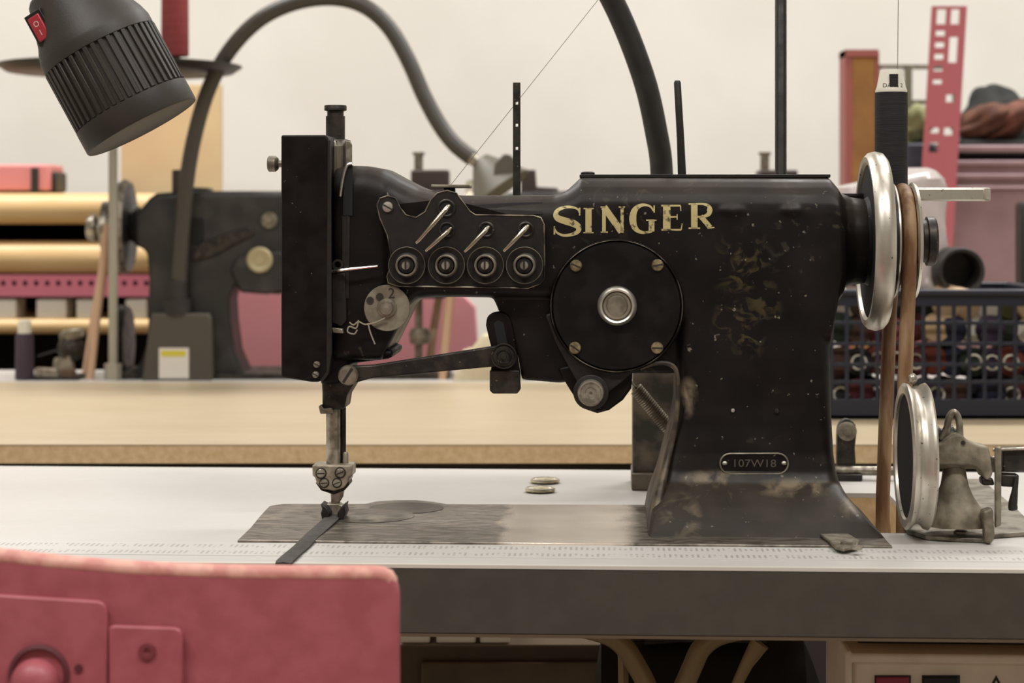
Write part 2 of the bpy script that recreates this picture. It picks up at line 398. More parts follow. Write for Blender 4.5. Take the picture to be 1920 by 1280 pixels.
col = mixc(mth('MULTIPLY', mth('MULTIPLY', pt, ramp(noise(70), .4, .6)), .6), col, (120, 108, 86))
dust = mth('MULTIPLY', ramp(sn.outputs[2], .05, .75), ramp(noise(28, 5), .3, .7, .35, 1.))
col = mixc(mth('MULTIPLY', dust, .3), col, (104, 94, 80))
L.new(col, B.inputs['Base Color'])
L.new(ramp(noise(25, 6), .35, .7, .36, .56), B.inputs['Roughness'])
bp = N.new('ShaderNodeBump'); bp.inputs['Strength'].default_value = .25; bp.inputs['Distance'].default_value = .0015
L.new(noise(55, 3), bp.inputs['Height']); L.new(bp.outputs[0], B.inputs['Normal'])

# bed plate lying in the table
BZ = TZ+.0022
bed = [G(445, 1012, BZ), G(470, 988, BZ), G(488, 966, BZ), G(505, 948, BZ), G(530, 944, BZ), G(684, 944, BZ), G(705, 939.5, BZ), G(740, 937, BZ), G(780, 937, BZ), G(812, 940, BZ), G(838, 944.5, BZ), G(1240, 946, BZ)]
fx = G(1673, 1023, BZ)
bed += [Vector((fx.x-.004, bed[-1].y, BZ)), fx]
bedm = bpy.data.materials.new('bed_plate_steel'); bedm.use_nodes = True
N, L = bedm.node_tree.nodes, bedm.node_tree.links; B = N['Principled BSDF']; B.inputs['Metallic'].default_value = .62
tc = N.new('ShaderNodeTexCoord').outputs['Object']
bsp = N.new('ShaderNodeSeparateXYZ'); L.new(tc, bsp.inputs[0])
bx_a, bx_b = G(945, 980, BZ).x, G(1190, 980, BZ).x
wob = mth('MULTIPLY', mth('SUBTRACT', noise(22, 6), .5), .05)
bxx = mth('ADD', bsp.outputs[0], wob)
stain = mth('MAXIMUM', ramp(bxx, bx_a+.008, bx_a-.006), ramp(bxx, bx_b-.012, bx_b+.004))
mpb = N.new('ShaderNodeMapping'); mpb.inputs['Scale'].default_value = (1, 3.2, 1); L.new(tc, mpb.inputs[0])
strk = ramp(noise(48, 7, 1.2, mpb.outputs[0]), .36, .66)
dk = mixc(strk, (84, 78, 70), (150, 142, 130))
clean = mixc(ramp(noise(30, 5), .35, .7), (240, 226, 210), (222, 208, 192))
L.new(mixc(stain, clean, dk), B.inputs['Base Color']); L.new(ramp(stain, 0, 1, .2, .36), B.inputs['Roughness'])
MB().prism(bed, (0, 0, -.012)).build('bed_plate', bedm, mc, bevel=.0007)
# slide plate seams and the round needle plate
sl = MB()
for a, b in (((482, 984), (760, 986)), ((470, 991), (640, 991))):
    p, q = G(a[0], a[1], BZ), G(b[0], b[1], BZ); sl.prism([p+Vector((0, -.0004, .0001)), q+Vector((0, -.0004, .0001)), q+Vector((0, .0005, .0001)), p+Vector((0, .0005, .0001))], (0, 0, -.0005))
sl.build('slide_plate_seam', STEEL, mc)
c = G(690, 967, BZ); MB().lathe(c+Vector((0, 0, -.001)), (0, 0, 1), [(0, .036), (.0014, .036), (.0017, .0352), (.0017, 0)], 48).build('needle_plate', mat('needle_plate_steel', (140, 134, 124), .3, .8, (92, 86, 78), 50, rough2=.45), mc)
c = G(762, 952, BZ); MB().lathe(c+Vector((0, 0, -.001)), (0, 0, 1), [(0, .03), (.0013, .03), (.0013, 0)], 48).build('bobbin_cover', mat('bobbin_cover_steel', (100, 94, 86), .3, .8, (74, 68, 62), 50), mc)

# top cover plate and its screw
tcv = MB(); a = Q(1090, 332, AD); b = Q(1548, 332, AD)
tcv.box(a.x-.001, b.x+.001, BF+.022, BB-.022, a.z-.001, a.z+.0016); tcv.build('top_cover', DARK2, mc, bevel=.0005)
a = Q(1102, 326, AD); MB().lathe(a+Vector((0, 0, -.002)), (0, 0, 1), [(0, .0055), (.003, .0055), (.0038, .004), (.0038, 0)], 20).build('cover_screw', DARK2, mc)
# dark window panel and back rib on the arm
MB().prism([drape(Q(x, y, BF), .0006) for x, y in ((884, 383), (1017, 378), (1018, 402), (884, 402))], (0, .0015, 0)).build('arm_label_plate', BLACK, mc, bevel=.0003)
# lettering
letters = {
 'S': (1038, 1090, 388, 441, [([(.93, .80), (.86, .93), (.62, 1.0), (.36, .98), (.14, .88), (.08, .72), (.18, .59), (.45, .50), (.74, .41), (.90, .28), (.86, .12), (.62, .02), (.34, .0), (.12, .10), (.04, .24)], [.05, .07, .09, .11, .13, .19, .23, .25, .25, .21, .15, .11, .09, .07, .05]),
                             ([(.94, .70), (.94, .98)], [.05, .06]), ([(.03, .03), (.03, .32)], [.06, .05])]),
 'I': (1094, 1113, 390, 437, [([(.5, 0), (.5, 1)], [.62, .62]), ([(0, .02), (1, .02)], [.05, .05]), ([(0, .98), (1, .98)], [.05, .05])]),
 'N': (1126, 1172, 387, 436, [([(.14, 0), (.14, 1)], [.15, .15]), ([(.88, 0), (.88, 1)], [.13, .13]), ([(.14, .98), (.86, .03)], [.27, .27]), ([(0, .02), (.30, .02)], [.05, .05]), ([(0, .98), (.2, .98)], [.05, .05]), ([(.74, .98), (1, .98)], [.05, .05])]),
 'G': (1181, 1230, 384, 436, [([(.90, .78), (.80, .93), (.58, 1.0), (.34, .95), (.17, .78), (.11, .5), (.17, .22), (.34, .05), (.60, .0), (.84, .06)], [.05, .07, .09, .15, .22, .26, .22, .14, .09, .1]), ([(.93, .72), (.93, .98)], [.05, .05]), ([(.83, .04), (.83, .44)], [.22, .22]), ([(.62, .45), (1.02, .45)], [.05, .05])]),
 'E': (1240, 1279, 384, 432, [([(.26, 0), (.26, 1)], [.36, .36]), ([(0, .03), (.95, .03)], [.07, .07]), ([(0, .97), (.92, .97)], [.07, .07]), ([(.3, .53), (.76, .53)], [.07, .07]), ([(.92, .97), (.94, .76)], [.06, .04]), ([(.95, .02), (1.0, .28)], [.07, .04]), ([(.76, .42), (.76, .64)], [.05, .05])]),
 'R': (1291, 1336, 381, 429, [([(.24, 0), (.24, 1)], [.27, .27]), ([(0, .03), (.48, .03)], [.06, .06]), ([(0, .97), (.3, .97)], [.06, .06]), ([(.2, .97), (.60, .97), (.84, .89), (.88, .73), (.82, .57), (.58, .48), (.3, .48)], [.07, .08, .14, .22, .17, .09, .06]), ([(.50, .5), (.90, .06)], [.2, .22]), ([(.82, .04), (1.08, .06)], [.07, .05])])}
for ch, (x0, x1, yt, yb, strokes) in letters.items():
    mb = MB(); Wd, Hh = x1-x0, yb-yt
    for pts, ws in strokes:
        n = 6 if len(pts) > 2 else 14
        P = [Vector((p[0]*Wd, p[1]*Hh, 0)) for p in pts]
        S = smooth(P, n); wv = []
        for i in range(len(S)):
            t = i/n; k = min(int(t), len(ws)-2); wv.append(ws[k]+(ws[k+1]-ws[k])*(t-k))
        vv, ff = [], []
        for i, p in enumerate(S):
            t = (S[min(i+1, len(S)-1)]-S[max(i-1, 0)]).normalized(); nn = Vector((-t.y, t.x, 0))
            for k in range(4):
                q = p+nn*wv[i]*(Wd if len(pts) == 2 and abs(t.y) > .6 else Hh)*(k/3-.5)
                vv.append(drape(Q(x0+q.x, yb-q.y, BF)))
        for i in range(len(S)-1):
            for k in range(3): ff.append((i*4+k, i*4+k+1, i*4+k+5, i*4+k+4))
        mb.add(vv, ff)
    o = mb.build('gold_letter', LETTER, mc, flat=True, fix=False); o['label'] = 'worn gold letter ' + ch

# round cover with collar, screws, stud
cc = Q(1156, 573, BF); rD = dist(cc.x, BF)/F
MB().lathe(cc, (0, -1, 0), [(-.004, 126*rD), (.0035, 126*rD), (.0045, 124.5*rD), (.0045, 121*rD), (.002, 120*rD), (.002, 0)], 96).build('cover_rim', BLACK, mc)
MB().lathe(cc, (0, -1, 0), [(0, 119.6*rD), (.0052, 119.6*rD), (.0064, 118*rD), (.0064, 0)], 96).build('round_cover', mat('cover_paint', (12, 8, 8), .42, 0, (20, 15, 13), 70, rough2=.55, spec=.25, speck=((110, 100, 86), 260, .74)), mc)
MB().lathe(cc, (0, -1, 0), [(.0035, 123.6*rD), (.0056, 123.6*rD), (.0060, 122.6*rD), (.0056, 121.6*rD), (.0035, 121.6*rD)], 96, closed=True).build('worn_bezel', mat('rubbed_edge', (150, 140, 120), .35, .8, (52, 46, 40), 45, .4, .6), mc)
for x, y, a in ((1080, 498, -.4), (1233, 497, .2), (1078, 652, -.6), (1232, 652, 0)): screw(mc, x, y, BF-.0064, 11.5, BRASSY, a)
c2 = Q(1157, 573, BF-.006)
MB().lathe(c2, (0, -1, 0), [(0, 37*rD), (.003, 37*rD), (.006, 35*rD), (.0075, 31*rD), (.0068, 28*rD), (.002, 27*rD), (.001, 25*rD), (.001, 0)], 48).build('stud_collar', NICKEL, mc)
MB().lathe(c2, (0, -1, 0), [(0, 20*rD), (.005, 20*rD), (.006, 18*rD), (.006, 0)], 32).build('stud', DULL, mc)
# rods and rims of the swing plate under the cover
sw = MB(); plate(sw, [(1045, 690), (1063, 722), (1082, 752), (1102, 769), (1120, 775), (1142, 769), (1168, 750), (1184, 728), (1186, 690), (1120, 672)], BF+.004, .05); sw.build('swing_plate', BLACK, mc, bevel=.002)
pl = MB(); plate(pl, [(1022, 590), (1040, 640), (1066, 688), (1082, 715), (1084, 738), (1094, 756), (1110, 762), (1128, 756), (1138, 738), (1160, 722), (1186, 700), (1180, 640), (1100, 560)], BF-.001, .012); pl.build('feed_bracket', DARK2, mc, bevel=.0015)
c3 = Q(1108, 735, BF-.002); MB().lathe(c3, (0, -1, 0), [(0, 33*rD), (.0025, 33*rD), (.003, 30*rD)], 48).build('pivot_boss', DARK2, mc)
MB().lathe(c3, (0, -1, 0), [(0, 25*rD), (.0065, 25*rD), (.0085, 23*rD), (.0085, 20*rD), (.0075, 19*rD), (.0075, 11*rD), (.007, 10*rD), (.007, 3*rD), (.004, 2.5*rD), (.004, 0)], 40).build('pivot_stud', STEEL, mc)
# arch rim on the pillar's left edge
rim = [(1196, 690, 9), (1215, 683, 9), (1240, 680, 9), (1258, 686, 9), (1266, 704, 9), (1267, 745, 9), (1264, 790, 9), (1256, 830, 10), (1247, 865, 12), (1238, 900, 16), (1231, 935, 20), (1226, 970, 23), (1223, 998, 26)]
P = smooth([Q(x+4, y, BF-.002 if y < 850 else BF-.002-(y-850)/150*.034) for x, y, w_ in rim], 4)
rs = []
for i in range(len(P)):
    t = i/4; k = min(int(t), len(rim)-2); rs.append((rim[k][2]+(rim[k+1][2]-rim[k][2])*(t-k))*.5*1.49/F)
MB().tube(P, rs, 12).build('arch_rim', mat('rubbed_paint_rim', (104, 92, 72), .5, .2, (54, 47, 38), 60, .4, .6, bump=.3), mc)
# head cover box
hb = MB(); plate(hb, [(527, 253), (612, 253), (616, 262), (618, 690), (612, 706), (598, 716), (584, 716), (527, 707)], .052, .085); hb.build('face_cover', BLACK, mc, bevel=.0014)
hb2 = MB(); plate(hb2, [(614, 262), (620, 262), (622, 660), (616, 700), (604, 716), (600, 712), (612, 697)], .0515, .004); hb2.build('cover_seam', DARK2, mc, bevel=.0005)
hp = MB(); plate(hp, [(600, 655), (738, 655), (735, 672), (655, 682), (640, 718), (600, 722)], .072, .07); hp.build('head_bottom', BLACK, mc, bevel=.003)
for x, y in ((594, 683), (592, 702)): screw(mc, x, y, .052, 6.5, DULL, -.5)
# face side: chrome strip, take-up slot
fs_ = MB(); a = Q(637, 262, .1)
secs = []
for py in (262, 266, 275, 300, 400, 540, 660):
    z = Q(637, py, .1).z; k = {262: .55, 266: .8}.get(py, 1)
    secs.append(rp(z, Q(617, py, .09).x, Q(617, py, .09).x+(Q(650, py, .09).x-Q(617, py, .09).x)*1, .1-.022*k, .1+.03*k, .008*k))
fs_.loft(secs); fs_.build('face_plate', mat('face_steel', (176, 168, 152), .3, .6, (70, 62, 54), 26, .4, .6, rough2=.45, stretch=(1, 1, .35)), mc, bevel=.0005)
g2 = MB(); plate(g2, [(648, 263), (657, 265), (660, 272), (660, 322), (648, 322)], .082, .002); g2.build('take_up_guard', STEEL, mc, bevel=.0005)
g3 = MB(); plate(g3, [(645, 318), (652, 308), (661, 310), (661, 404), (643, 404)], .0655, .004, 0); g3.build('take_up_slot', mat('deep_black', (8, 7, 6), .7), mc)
MB().tube(smooth([Q(x, y, .064) for x, y in ((660, 307), (652, 309), (646, 322), (641, 345), (638, 368))], 4), .0011, 8).build('take_up_edge', NICKEL, mc)
s4 = MB(); plate(s4, [(640, 404), (656, 404), (655, 560), (640, 560)], .066, .004); s4.build('guide_strip', DARK2, mc, bevel=.0008)
# top presser knob
kc = Q(629, 262, AD); k0 = dist(kc.x, AD)/F
MB().lathe(kc+Vector((0, 0, -.01)), (0, 0, 1), [(0, 18*k0), (.01+44*k0, 18*k0), (.01+45*k0, 15.5*k0), (.01+53*k0, 15.5*k0), (.01+55*k0, 21*k0), (.01+63*k0, 21*k0), (.01+64.5*k0, 20*k0), (.01+64.5*k0, 0)], 32).build('pressure_knob', DARK, mc)
# thumb screw at the left
a = Q(530, 307, .095); MB().lathe(a, (-1, 0, 0), [(-.003, .0028), (.003, .0028), (.0035, .0045), (.0055, .0062), (.0105, .0062), (.0115, .005), (.0115, 0)], 24).build('thumb_screw', DULL, mc)
# tension plate
tp = [(707, 384), (712, 372), (727, 367), (742, 372), (750, 389), (761, 403), (780, 408), (797, 397), (808, 374), (820, 362), (838, 357), (856, 362), (870, 381), (881, 396), (892, 403), (1000, 404), (1014, 408), (1020, 420), (1021, 495), (1020, 522), (1012, 532), (990, 540), (745, 536), (728, 530), (726, 518), (733, 497), (733, 474), (726, 440), (712, 408)]
t1 = MB(); plate(t1, tp, BF-.011, .004); t1.build('tension_plate', DARK2, mc, bevel=.0007)
t2 = MB(); plate(t2, [(727, 385), (838, 372), (1005, 415), (1005, 520), (760, 520), (745, 430)], BF-.0075, .012); t2.build('plate_spacer', BLACK, mc)
MB().tube([p+Vector((0, -.0002, 0)) for p in poly(tp, BF-.011)], .00055, 6, True).build('worn_edge', mat('edge_wear', (150, 140, 120), .4, .6, (58, 52, 46), 60, .42, .6), mc)
sc0 = screw(mc, 727, 388, BF-.011, 10.5, NICKEL, -.5)
TD = BF-.011
for i, (x, y) in enumerate(((764, 497), (838, 497), (911, 497), (984, 497))):
    c = Q(x, y, TD); q = dist(c.x, TD)/F
    o = MB().lathe(c, (0, -1, 0), [(0, 31*q), (.002, 31*q), (.0035, 34*q), (.0048, 35*q), (.0055, 34*q), (.0048, 31*q), (.004, 24*q), (.0048, 22*q), (.0058, 17*q), (.009, 14*q), (.009, 0)], 48).build('tension_disc', DARK2, mc)
    MB().lathe(c+Vector((0, -.0045, 0)), (0, -1, 0), [(0, 34.6*q), (.0008, 34.9*q), (.0012, 34.2*q), (.0008, 33.2*q)], 64, closed=True).build('disc_rim', DULL, o)
    MB().lathe(c, (0, -1, 0), [(.0055, 21*q), (.0105, 20*q), (.011, 18.5*q), (.0105, 16.5*q), (.008, 16*q)], 40, closed=True).build('spring_washer', DULL, o)
    MB().lathe(c, (0, -1, 0), [(.008, 8*q), (.0135, 8*q), (.0145, 7*q), (.0145, 2*q), (.012, 1.5*q), (.012, 0)], 24).build('adjusting_screw', STEEL, o)
    s_ = MB(); cc_ = c+Vector((0, -.0146, 0)); s_.prism([cc_+Vector((-.0007, 0, .0034)), cc_+Vector((.0007, 0, .0034)), cc_+Vector((.0007, 0, -.0034)), cc_+Vector((-.0007, 0, -.0034))], (0, .002, 0)); s_.build('screw_slot', RUBBER, o)
for (x, y, r) in ((837, 390, 17), (838, 431, 15), (912, 430, 15), (986, 430, 15)):
    c = Q(x, y, TD); q = dist(c.x, TD)/F
    o = MB().lathe(c, (0, -1, 0), [(0, r*q), (.0012, r*q), (.0016, (r-2)*q), (.0012, (r-4)*q), (-.001, (r-4)*q)], 32, closed=True).build('guide_eyelet', DARK, mc)
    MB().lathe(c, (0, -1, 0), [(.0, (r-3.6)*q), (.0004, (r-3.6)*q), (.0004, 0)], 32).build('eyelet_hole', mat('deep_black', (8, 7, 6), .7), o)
for a, b in (((842, 386), (781, 455)), ((845, 428), (799, 470)), ((916, 426), (872, 471)), ((990, 424), (945, 470))):
    MB().tube([Q(a[0], a[1], TD-.0005), Q(a[0]-1, a[1]+1, TD-.009), Q(a[0]-6, a[1]+7, TD-.0115), Q(b[0]+5, b[1]-5, TD-.0115), Q(b[0], b[1], TD-.010)], [.0014, .0017, .0019, .0015, .0013], 10).build('guide_pin', GUIDE, mc)
# thread guide disc with number
dc = Q(726, 577, TD+.004); q = dist(dc.x, TD)/F
o = MB().lathe(dc, (0, -1, 0), [(-.008, 10*q), (0, 43*q), (.0016, 43.5*q), (.0022, 42.5*q), (.0022, 0)], 56).build('thread_guide_disc', mat('grey_disc', (146, 138, 120), .5, .3, (122, 113, 96), 90, bump=.15), mc)
MB().lathe(dc, (0, -1, 0), [(.002, 19*q), (.0035, 18*q), (.004, 13*q), (.0065, 12*q), (.0065, 4*q), (.007, 0)], 32).build('disc_nut', DULL, o)
tm = MB(); put_text(tm, '2', .011, dc+Vector((.0035, -.0024, .0108))); tm.build('engraved_mark', mat('engraving', (44, 38, 32), .6), o, flat=True, fix=False)
for x, y in ((694, 563), (712, 556)):
    c = Q(x, y, TD+.0015); MB().lathe(c, (0, -1, 0), [(0, .0028), (.0004, .0028), (.0004, 0)], 16).build('disc_hole', mat('engraving', (44, 38, 32), .6), o)
# thread tangle at the disc
thm = mat('thread_grey', (150, 140, 122), .8)
for pts in (((655, 604), (663, 609), (672, 603), (685, 608), (705, 604), (722, 596)), ((672, 600), (668, 615), (655, 612), (652, 622), (664, 626), (670, 618)), ((690, 605), (694, 622), (703, 645))):
    MB().tube(smooth([Q(x, y, TD-.001) for x, y in pts], 5), .0006, 6).build('thread_end', thm, mc)
# small wire and box low on the face
MB().tube([Q(620, 509, TD+.006), Q(660, 504, TD), Q(708, 499, TD+.002)], [.0016, .0013, .0009], 8).build('thread_wire', GUIDE, mc)
c = Q(634, 496, BF-.002); MB().lathe(c, (0, -1, 0), [(0, .0042), (.003, .0042), (.003, .0026), (.001, .002)], 24, closed=True).build('thread_eyelet', DARK, mc)
b_ = MB(); plate(b_, [(622, 614), (642, 616), (644, 625), (624, 624)], BF-.006, .008); b_.build('small_catch', STEEL, mc, bevel=.0006)
b_ = MB(); plate(b_, [(622, 512), (647, 512), (650, 600), (640, 612), (622, 605)], BF-.004, .006); b_.build('lower_strip', DARK2, mc, bevel=.0008)
# thread guide on top, posts
b_ = MB(); plate(b_, [(808, 346), (880, 346), (880, 352), (808, 352)], AD-.015, .03); b_.build('top_thread_guide', DULL, mc, bevel=.0006)
MB().cyl(Q(843, 352, AD), Q(843, 374, AD), .0045, .005).build('guide_pillar', DARK2, mc)
pg = MB(); a = Q(969, 155, AD); b = Q(971, 372, AD); pw = mp(7, 1.55)
vz = [0, .055, .079, .255, .28, .46, .485, .985, 1]
pg.grid((a.x-pw, AD-.003, b.z), (1, 0, 0), (0, 0, 1), (0, .0035, 0), [0, pw*.7, pw*1.4, pw*2], [0] + [(a.z-b.z)*v for v in (.10, .115, .42, .445, .62, .645, .81, .835, 1)], lambda i, j: not (i == 1 and j in (3, 5, 7)))
pg.build('thread_post', DARK, mc, bevel=.0004)
MB().tube([Q(1279, 335, AD), Q(1276, 260, AD), Q(1270, 155, AD), Q(1270, 151, AD)], [.0034, .003, .0028, .002], 12).build('spool_pin', DARK2, mc)
# needle bar linkage
ND = .098
lk = MB(); plate(lk, [(660, 686), (700, 684), (930, 648), (950, 646), (962, 656), (964, 672), (956, 684), (940, 686), (700, 708), (672, 716), (650, 720), (640, 706), (644, 692)], ND-.035, .007); lk.build('link_arm', DARK, mc, bevel=.0012)
lv = MB()
outer = smooth([Q(x, y, ND-.026) for x, y in ((911, 610), (914, 594), (925, 586), (940, 585), (953, 592), (961, 612), (966, 645), (970, 672))], 3)
lv.prism(outer+[Q(x, y, ND-.026) for x, y in ((975, 700), (975, 730), (968, 738), (925, 738), (920, 732), (919, 700), (925, 665), (918, 640))], (0, .01, 0)); lv.build('slotted_lever', BLACK, mc, bevel=.0012)
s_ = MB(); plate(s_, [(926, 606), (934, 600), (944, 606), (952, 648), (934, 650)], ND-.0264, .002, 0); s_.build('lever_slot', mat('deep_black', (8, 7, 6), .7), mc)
s_ = MB(); plate(s_, [(918, 694), (974, 694), (976, 730), (970, 738), (924, 738), (918, 732)], ND-.031, .008); s_.build('lever_block', DARK, mc, bevel=.001)
c = Q(945, 667, ND-.036); q = dist(c.x, ND-.036)/F
MB().lathe(c, (0, -1, 0), [(0, 24*q), (.003, 24*q), (.004, 22*q), (.003, 19*q), (.003, 15*q), (.0065, 14*q), (.0075, 12*q), (.0065, 10*q), (.0065, 6*q), (.0085, 5*q), (.0085, 0)], 40).build('link_bolt', DARK, mc)
screw(mc, 653, 703, ND-.036, 19, DULL, 1.0, 'pivot_screw', prot=.004)
nf = MB(); plate(nf, [(602, 700), (662, 700), (662, 722), (650, 742), (646, 766), (636, 768), (604, 768), (604, 735)], ND-.02, .034); nf.build('needle_bar_frame', DARK, mc, bevel=.0015)
nf = MB(); plate(nf, [(597, 761), (603, 759), (606, 766), (622, 764), (624, 775), (600, 776)], ND-.023, .01); nf.build('thumb_rest', DULL, mc, bevel=.0008)
a = Q(625, 762, ND); zb = Q(625, 880, ND).z
MB().lathe((a.x, ND, zb), (0, 0, 1), [(0, mp(14)), (a.z-zb, mp(14))], 28).build('needle_bar', STEEL, mc)
a2 = Q(643, 762, ND+.004); MB().lathe((a2.x, ND+.004, zb), (0, 0, 1), [(0, mp(6)), (a.z-zb, mp(6))], 16).build('presser_bar', DARK, mc)
c = Q(648, 845, ND); MB().lathe((c.x, ND, Q(648, 880, ND).z), (0, 0, 1), [(0, .0022), (.0125, .0022), (.0135, .0015)], 16).build('side_pin', DULL, mc)
cb = MB(); plate(cb, [(585, 872), (660, 872), (660, 893), (655, 894), (654, 902), (645, 914), (632, 919), (626, 921), (604, 916), (594, 906), (590, 894), (586, 892)], ND-.013, .024); ocb = cb.build('needle_clamp', mat('clamp_steel', (172, 162, 142), .4, .5, (130, 120, 104), 120, rough2=.5), mc, bevel=.0012)
cb = MB(); plate(cb, [(592, 905), (600, 914), (622, 923), (646, 914), (654, 902), (655, 908), (646, 919), (626, 927), (602, 919)], ND-.010, .018); cb.build('clamp_shadow_plate', DARK2, ocb)
for x, y, r in ((602, 887, 9), (638, 886, 9), (608, 905, 8), (632, 905, 8)):
    cc9 = Q(x, y, ND-.013); MB().lathe(cc9, (0, -1, 0), [(-.001, (r+1.6)*1.53/F), (.0004, (r+1.6)*1.53/F), (.0004, 0)], 24).build('screw_dark_disc', RUBBER, ocb)  # added dark disc, a dark ring that sets off each screw
    sc_ = screw(ocb, x, y, ND-.0134, r-.5, STEEL, .3+x*.01, 'clamp_screw')
nh = MB(); plate(nh, [(618, 918), (644, 918), (642, 932), (637, 940), (633, 946), (621, 946), (620, 930)], ND-.004, .008); nh.build('needle_holder', STEEL, mc, bevel=.0008)
a = Q(624, 940, ND); MB().cyl(a, (a.x, ND, TZ+.003), .0006, .0003, 8).build('needle', NICKEL, mc)
# presser foot: shank with two upturned toes
pf = MB(); plate(pf, [(607, 948), (615, 944), (634, 944), (645, 950), (643, 958), (634, 966), (616, 966), (608, 957)], ND-.006, .012); pf.build('presser_foot', STEEL, mc, bevel=.0008)
for sgn, pts in ((-1, [(600, 944), (612, 950), (620, 962), (616, 974), (604, 976), (601, 962), (604, 954)]), (1, [(648, 944), (640, 950), (632, 962), (634, 974), (644, 974), (648, 962), (646, 952)])):
    pf = MB(); plate(pf, pts, ND-.016, .02); pf.build('foot_toe', DARK2, mc, bevel=.0012)
# badge
bd = [(1369+math.cos(math.radians(a))*19, 869-math.sin(math.radians(a))*19) for a in range(90, 271, 20)]+[(1459+math.cos(math.radians(a))*19, 869-math.sin(math.radians(a))*19) for a in range(-90, 91, 20)]
BD = drape(Q(1415, 868, BF)).y
o = MB(); plate(o, bd, BD-.0008, .002); ob2 = o.build('badge', BLACK, mc)
MB().tube([Q(x, y, BD-.001) for x, y in bd], .0007, 8, True).build('badge_rim', DULL, ob2)
for x in (1359, 1470):
    MB().sphere(Q(x, 868, BD-.0012), .0021, .0012, .0017, 12, 8).build('rivet', NICKEL, ob2)
tm = MB(); put_text(tm, '107W18', .0082, Q(1414, 869, BD-.0010), 1.15); tm.build('stamped_number', mat('stamped', (84, 76, 62), .5), ob2, flat=True, fix=False)
for x, y, r, m_ in ((1374, 769, 4, NICKEL), (1456, 770, 5, DARK)):
    p = drape(Q(x, y, BF)); MB().lathe(p, (0, -1, 0), [(-.001, r*1.49/F), (.0012, r*1.3/F), (.0016, 0)], 14).build('pillar_screw', m_, mc)
# hinge clip on the front edge
hz = BZ+.0006
hg = [G(1538, 1006, hz), G(1590, 1005, hz), G(1612, 1018, hz), G(1608, 1028, hz), G(1582, 1034, hz), G(1566, 1030, hz), G(1552, 1016, hz)]
o = MB().prism(hg, (0, 0, .0022)).build('hinge_plate', DULL, mc, bevel=.0006)
for x, y, r in ((1590, 1020, .0052), (1606, 1029, .004)):
    c = G(x, y, hz+.002); MB().lathe(c, (0, 0, 1), [(0, r), (.0018, r), (.0026, r*.6), (.0026, 0)], 18).build('hinge_screw', STEEL, o)

# hand wheel, pulley
wc = Q(1643, 452, AD); sx = lambda px: Q(px-12, 452, AD).x; U = dist(wc.x, AD)/F
s0 = sx(1652)
o = MB().lathe((s0, AD, wc.z), (1, 0, 0), [(-.0075, 148*U), (-.0078, 158*U), (-.005, 165*U), (0, 168*U), (.005, 165*U), (.0078, 157*U), (.0075, 147*U), (.003, 141*U), (-.004, 141*U)], 96, closed=True).build('hand_wheel', NICKEL, mc)
MB().lathe((s0, AD, wc.z), (1, 0, 0), [(-.006, .012), (-.0052, 146*U), (.0035, 146*U), (.006, .012)], 64).build('wheel_web', mat('web_black', (14, 12, 11), .75), o)
MB().lathe((s0, AD, wc.z), (1, 0, 0), [(-.024, .030), (-.014, .029), (-.006, .034), (0, .04)], 40).build('wheel_hub', BLACK, o)
R1 = 107*U; RG = 82*U
pl = MB().lathe((0, AD, wc.z), (1, 0, 0), [(s0+.004, .02), (sx(1672), R1*.98), (sx(1679), R1), (sx(1685), R1), (sx(1688), R1*.985), (sx(1692), R1*.9), (sx(1697), RG), (sx(1711), RG), (sx(1716), R1*.9), (sx(1718), R1*.97), (sx(1717), .01)], 80).build('belt_pulley', DARK2, mc)
MB().lathe((0, AD, wc.z), (1, 0, 0), [(sx(1684), R1*1.004), (sx(1687), R1*1.004), (sx(1689), R1*.97), (sx(1685), R1*.97)], 80, closed=True).build('pulley_edge', NICKEL, pl)
MB().lathe((0, AD, wc.z), (1, 0, 0), [(sx(1717), R1*.9), (sx(1718), R1*1.0), (sx(1721), R1*1.03), (sx(1727), R1*1.0), (sx(1729), R1*.9), (sx(1729), .02)], 80).build('pulley_flange', NICKEL, pl)
MB().lathe((0, AD, wc.z), (1, 0, 0), [(sx(1727), 44*U), (sx(1736), 46*U), (sx(1740), 40*U), (sx(1748), 40*U), (sx(1749), 46*U), (sx(1762), 46*U), (sx(1766), 42*U), (sx(1766), 0)], 48).build('clutch_knob', DARK, mc)
# flat bracket behind the wheel carrying the black spool
br = MB(); BD2 = .150
a = Q(1630, 352, BD2); b = Q(1860, 352, BD2)
pts = [Vector((a.x, BD2-.004, a.z)), Vector((b.x-.006, BD2-.004, a.z)), Vector((b.x, BD2+.004, a.z)), Vector((b.x, BD2+.016, a.z)), Vector((b.x-.006, BD2+.024, a.z)), Vector((a.x, BD2+.024, a.z))]
ob3 = br.prism(pts, (0, 0, -.0105)).build('spool_bracket', NICKEL, mc, bevel=.0016)
b_ = MB(); e = Q(1565, 380, AD); b_.box(e.x+.004, a.x+.006, BD2-.012, BD2+.02, a.z-.02, a.z-.0045); b_.build('bracket_root', BLACK, ob3, bevel=.002)

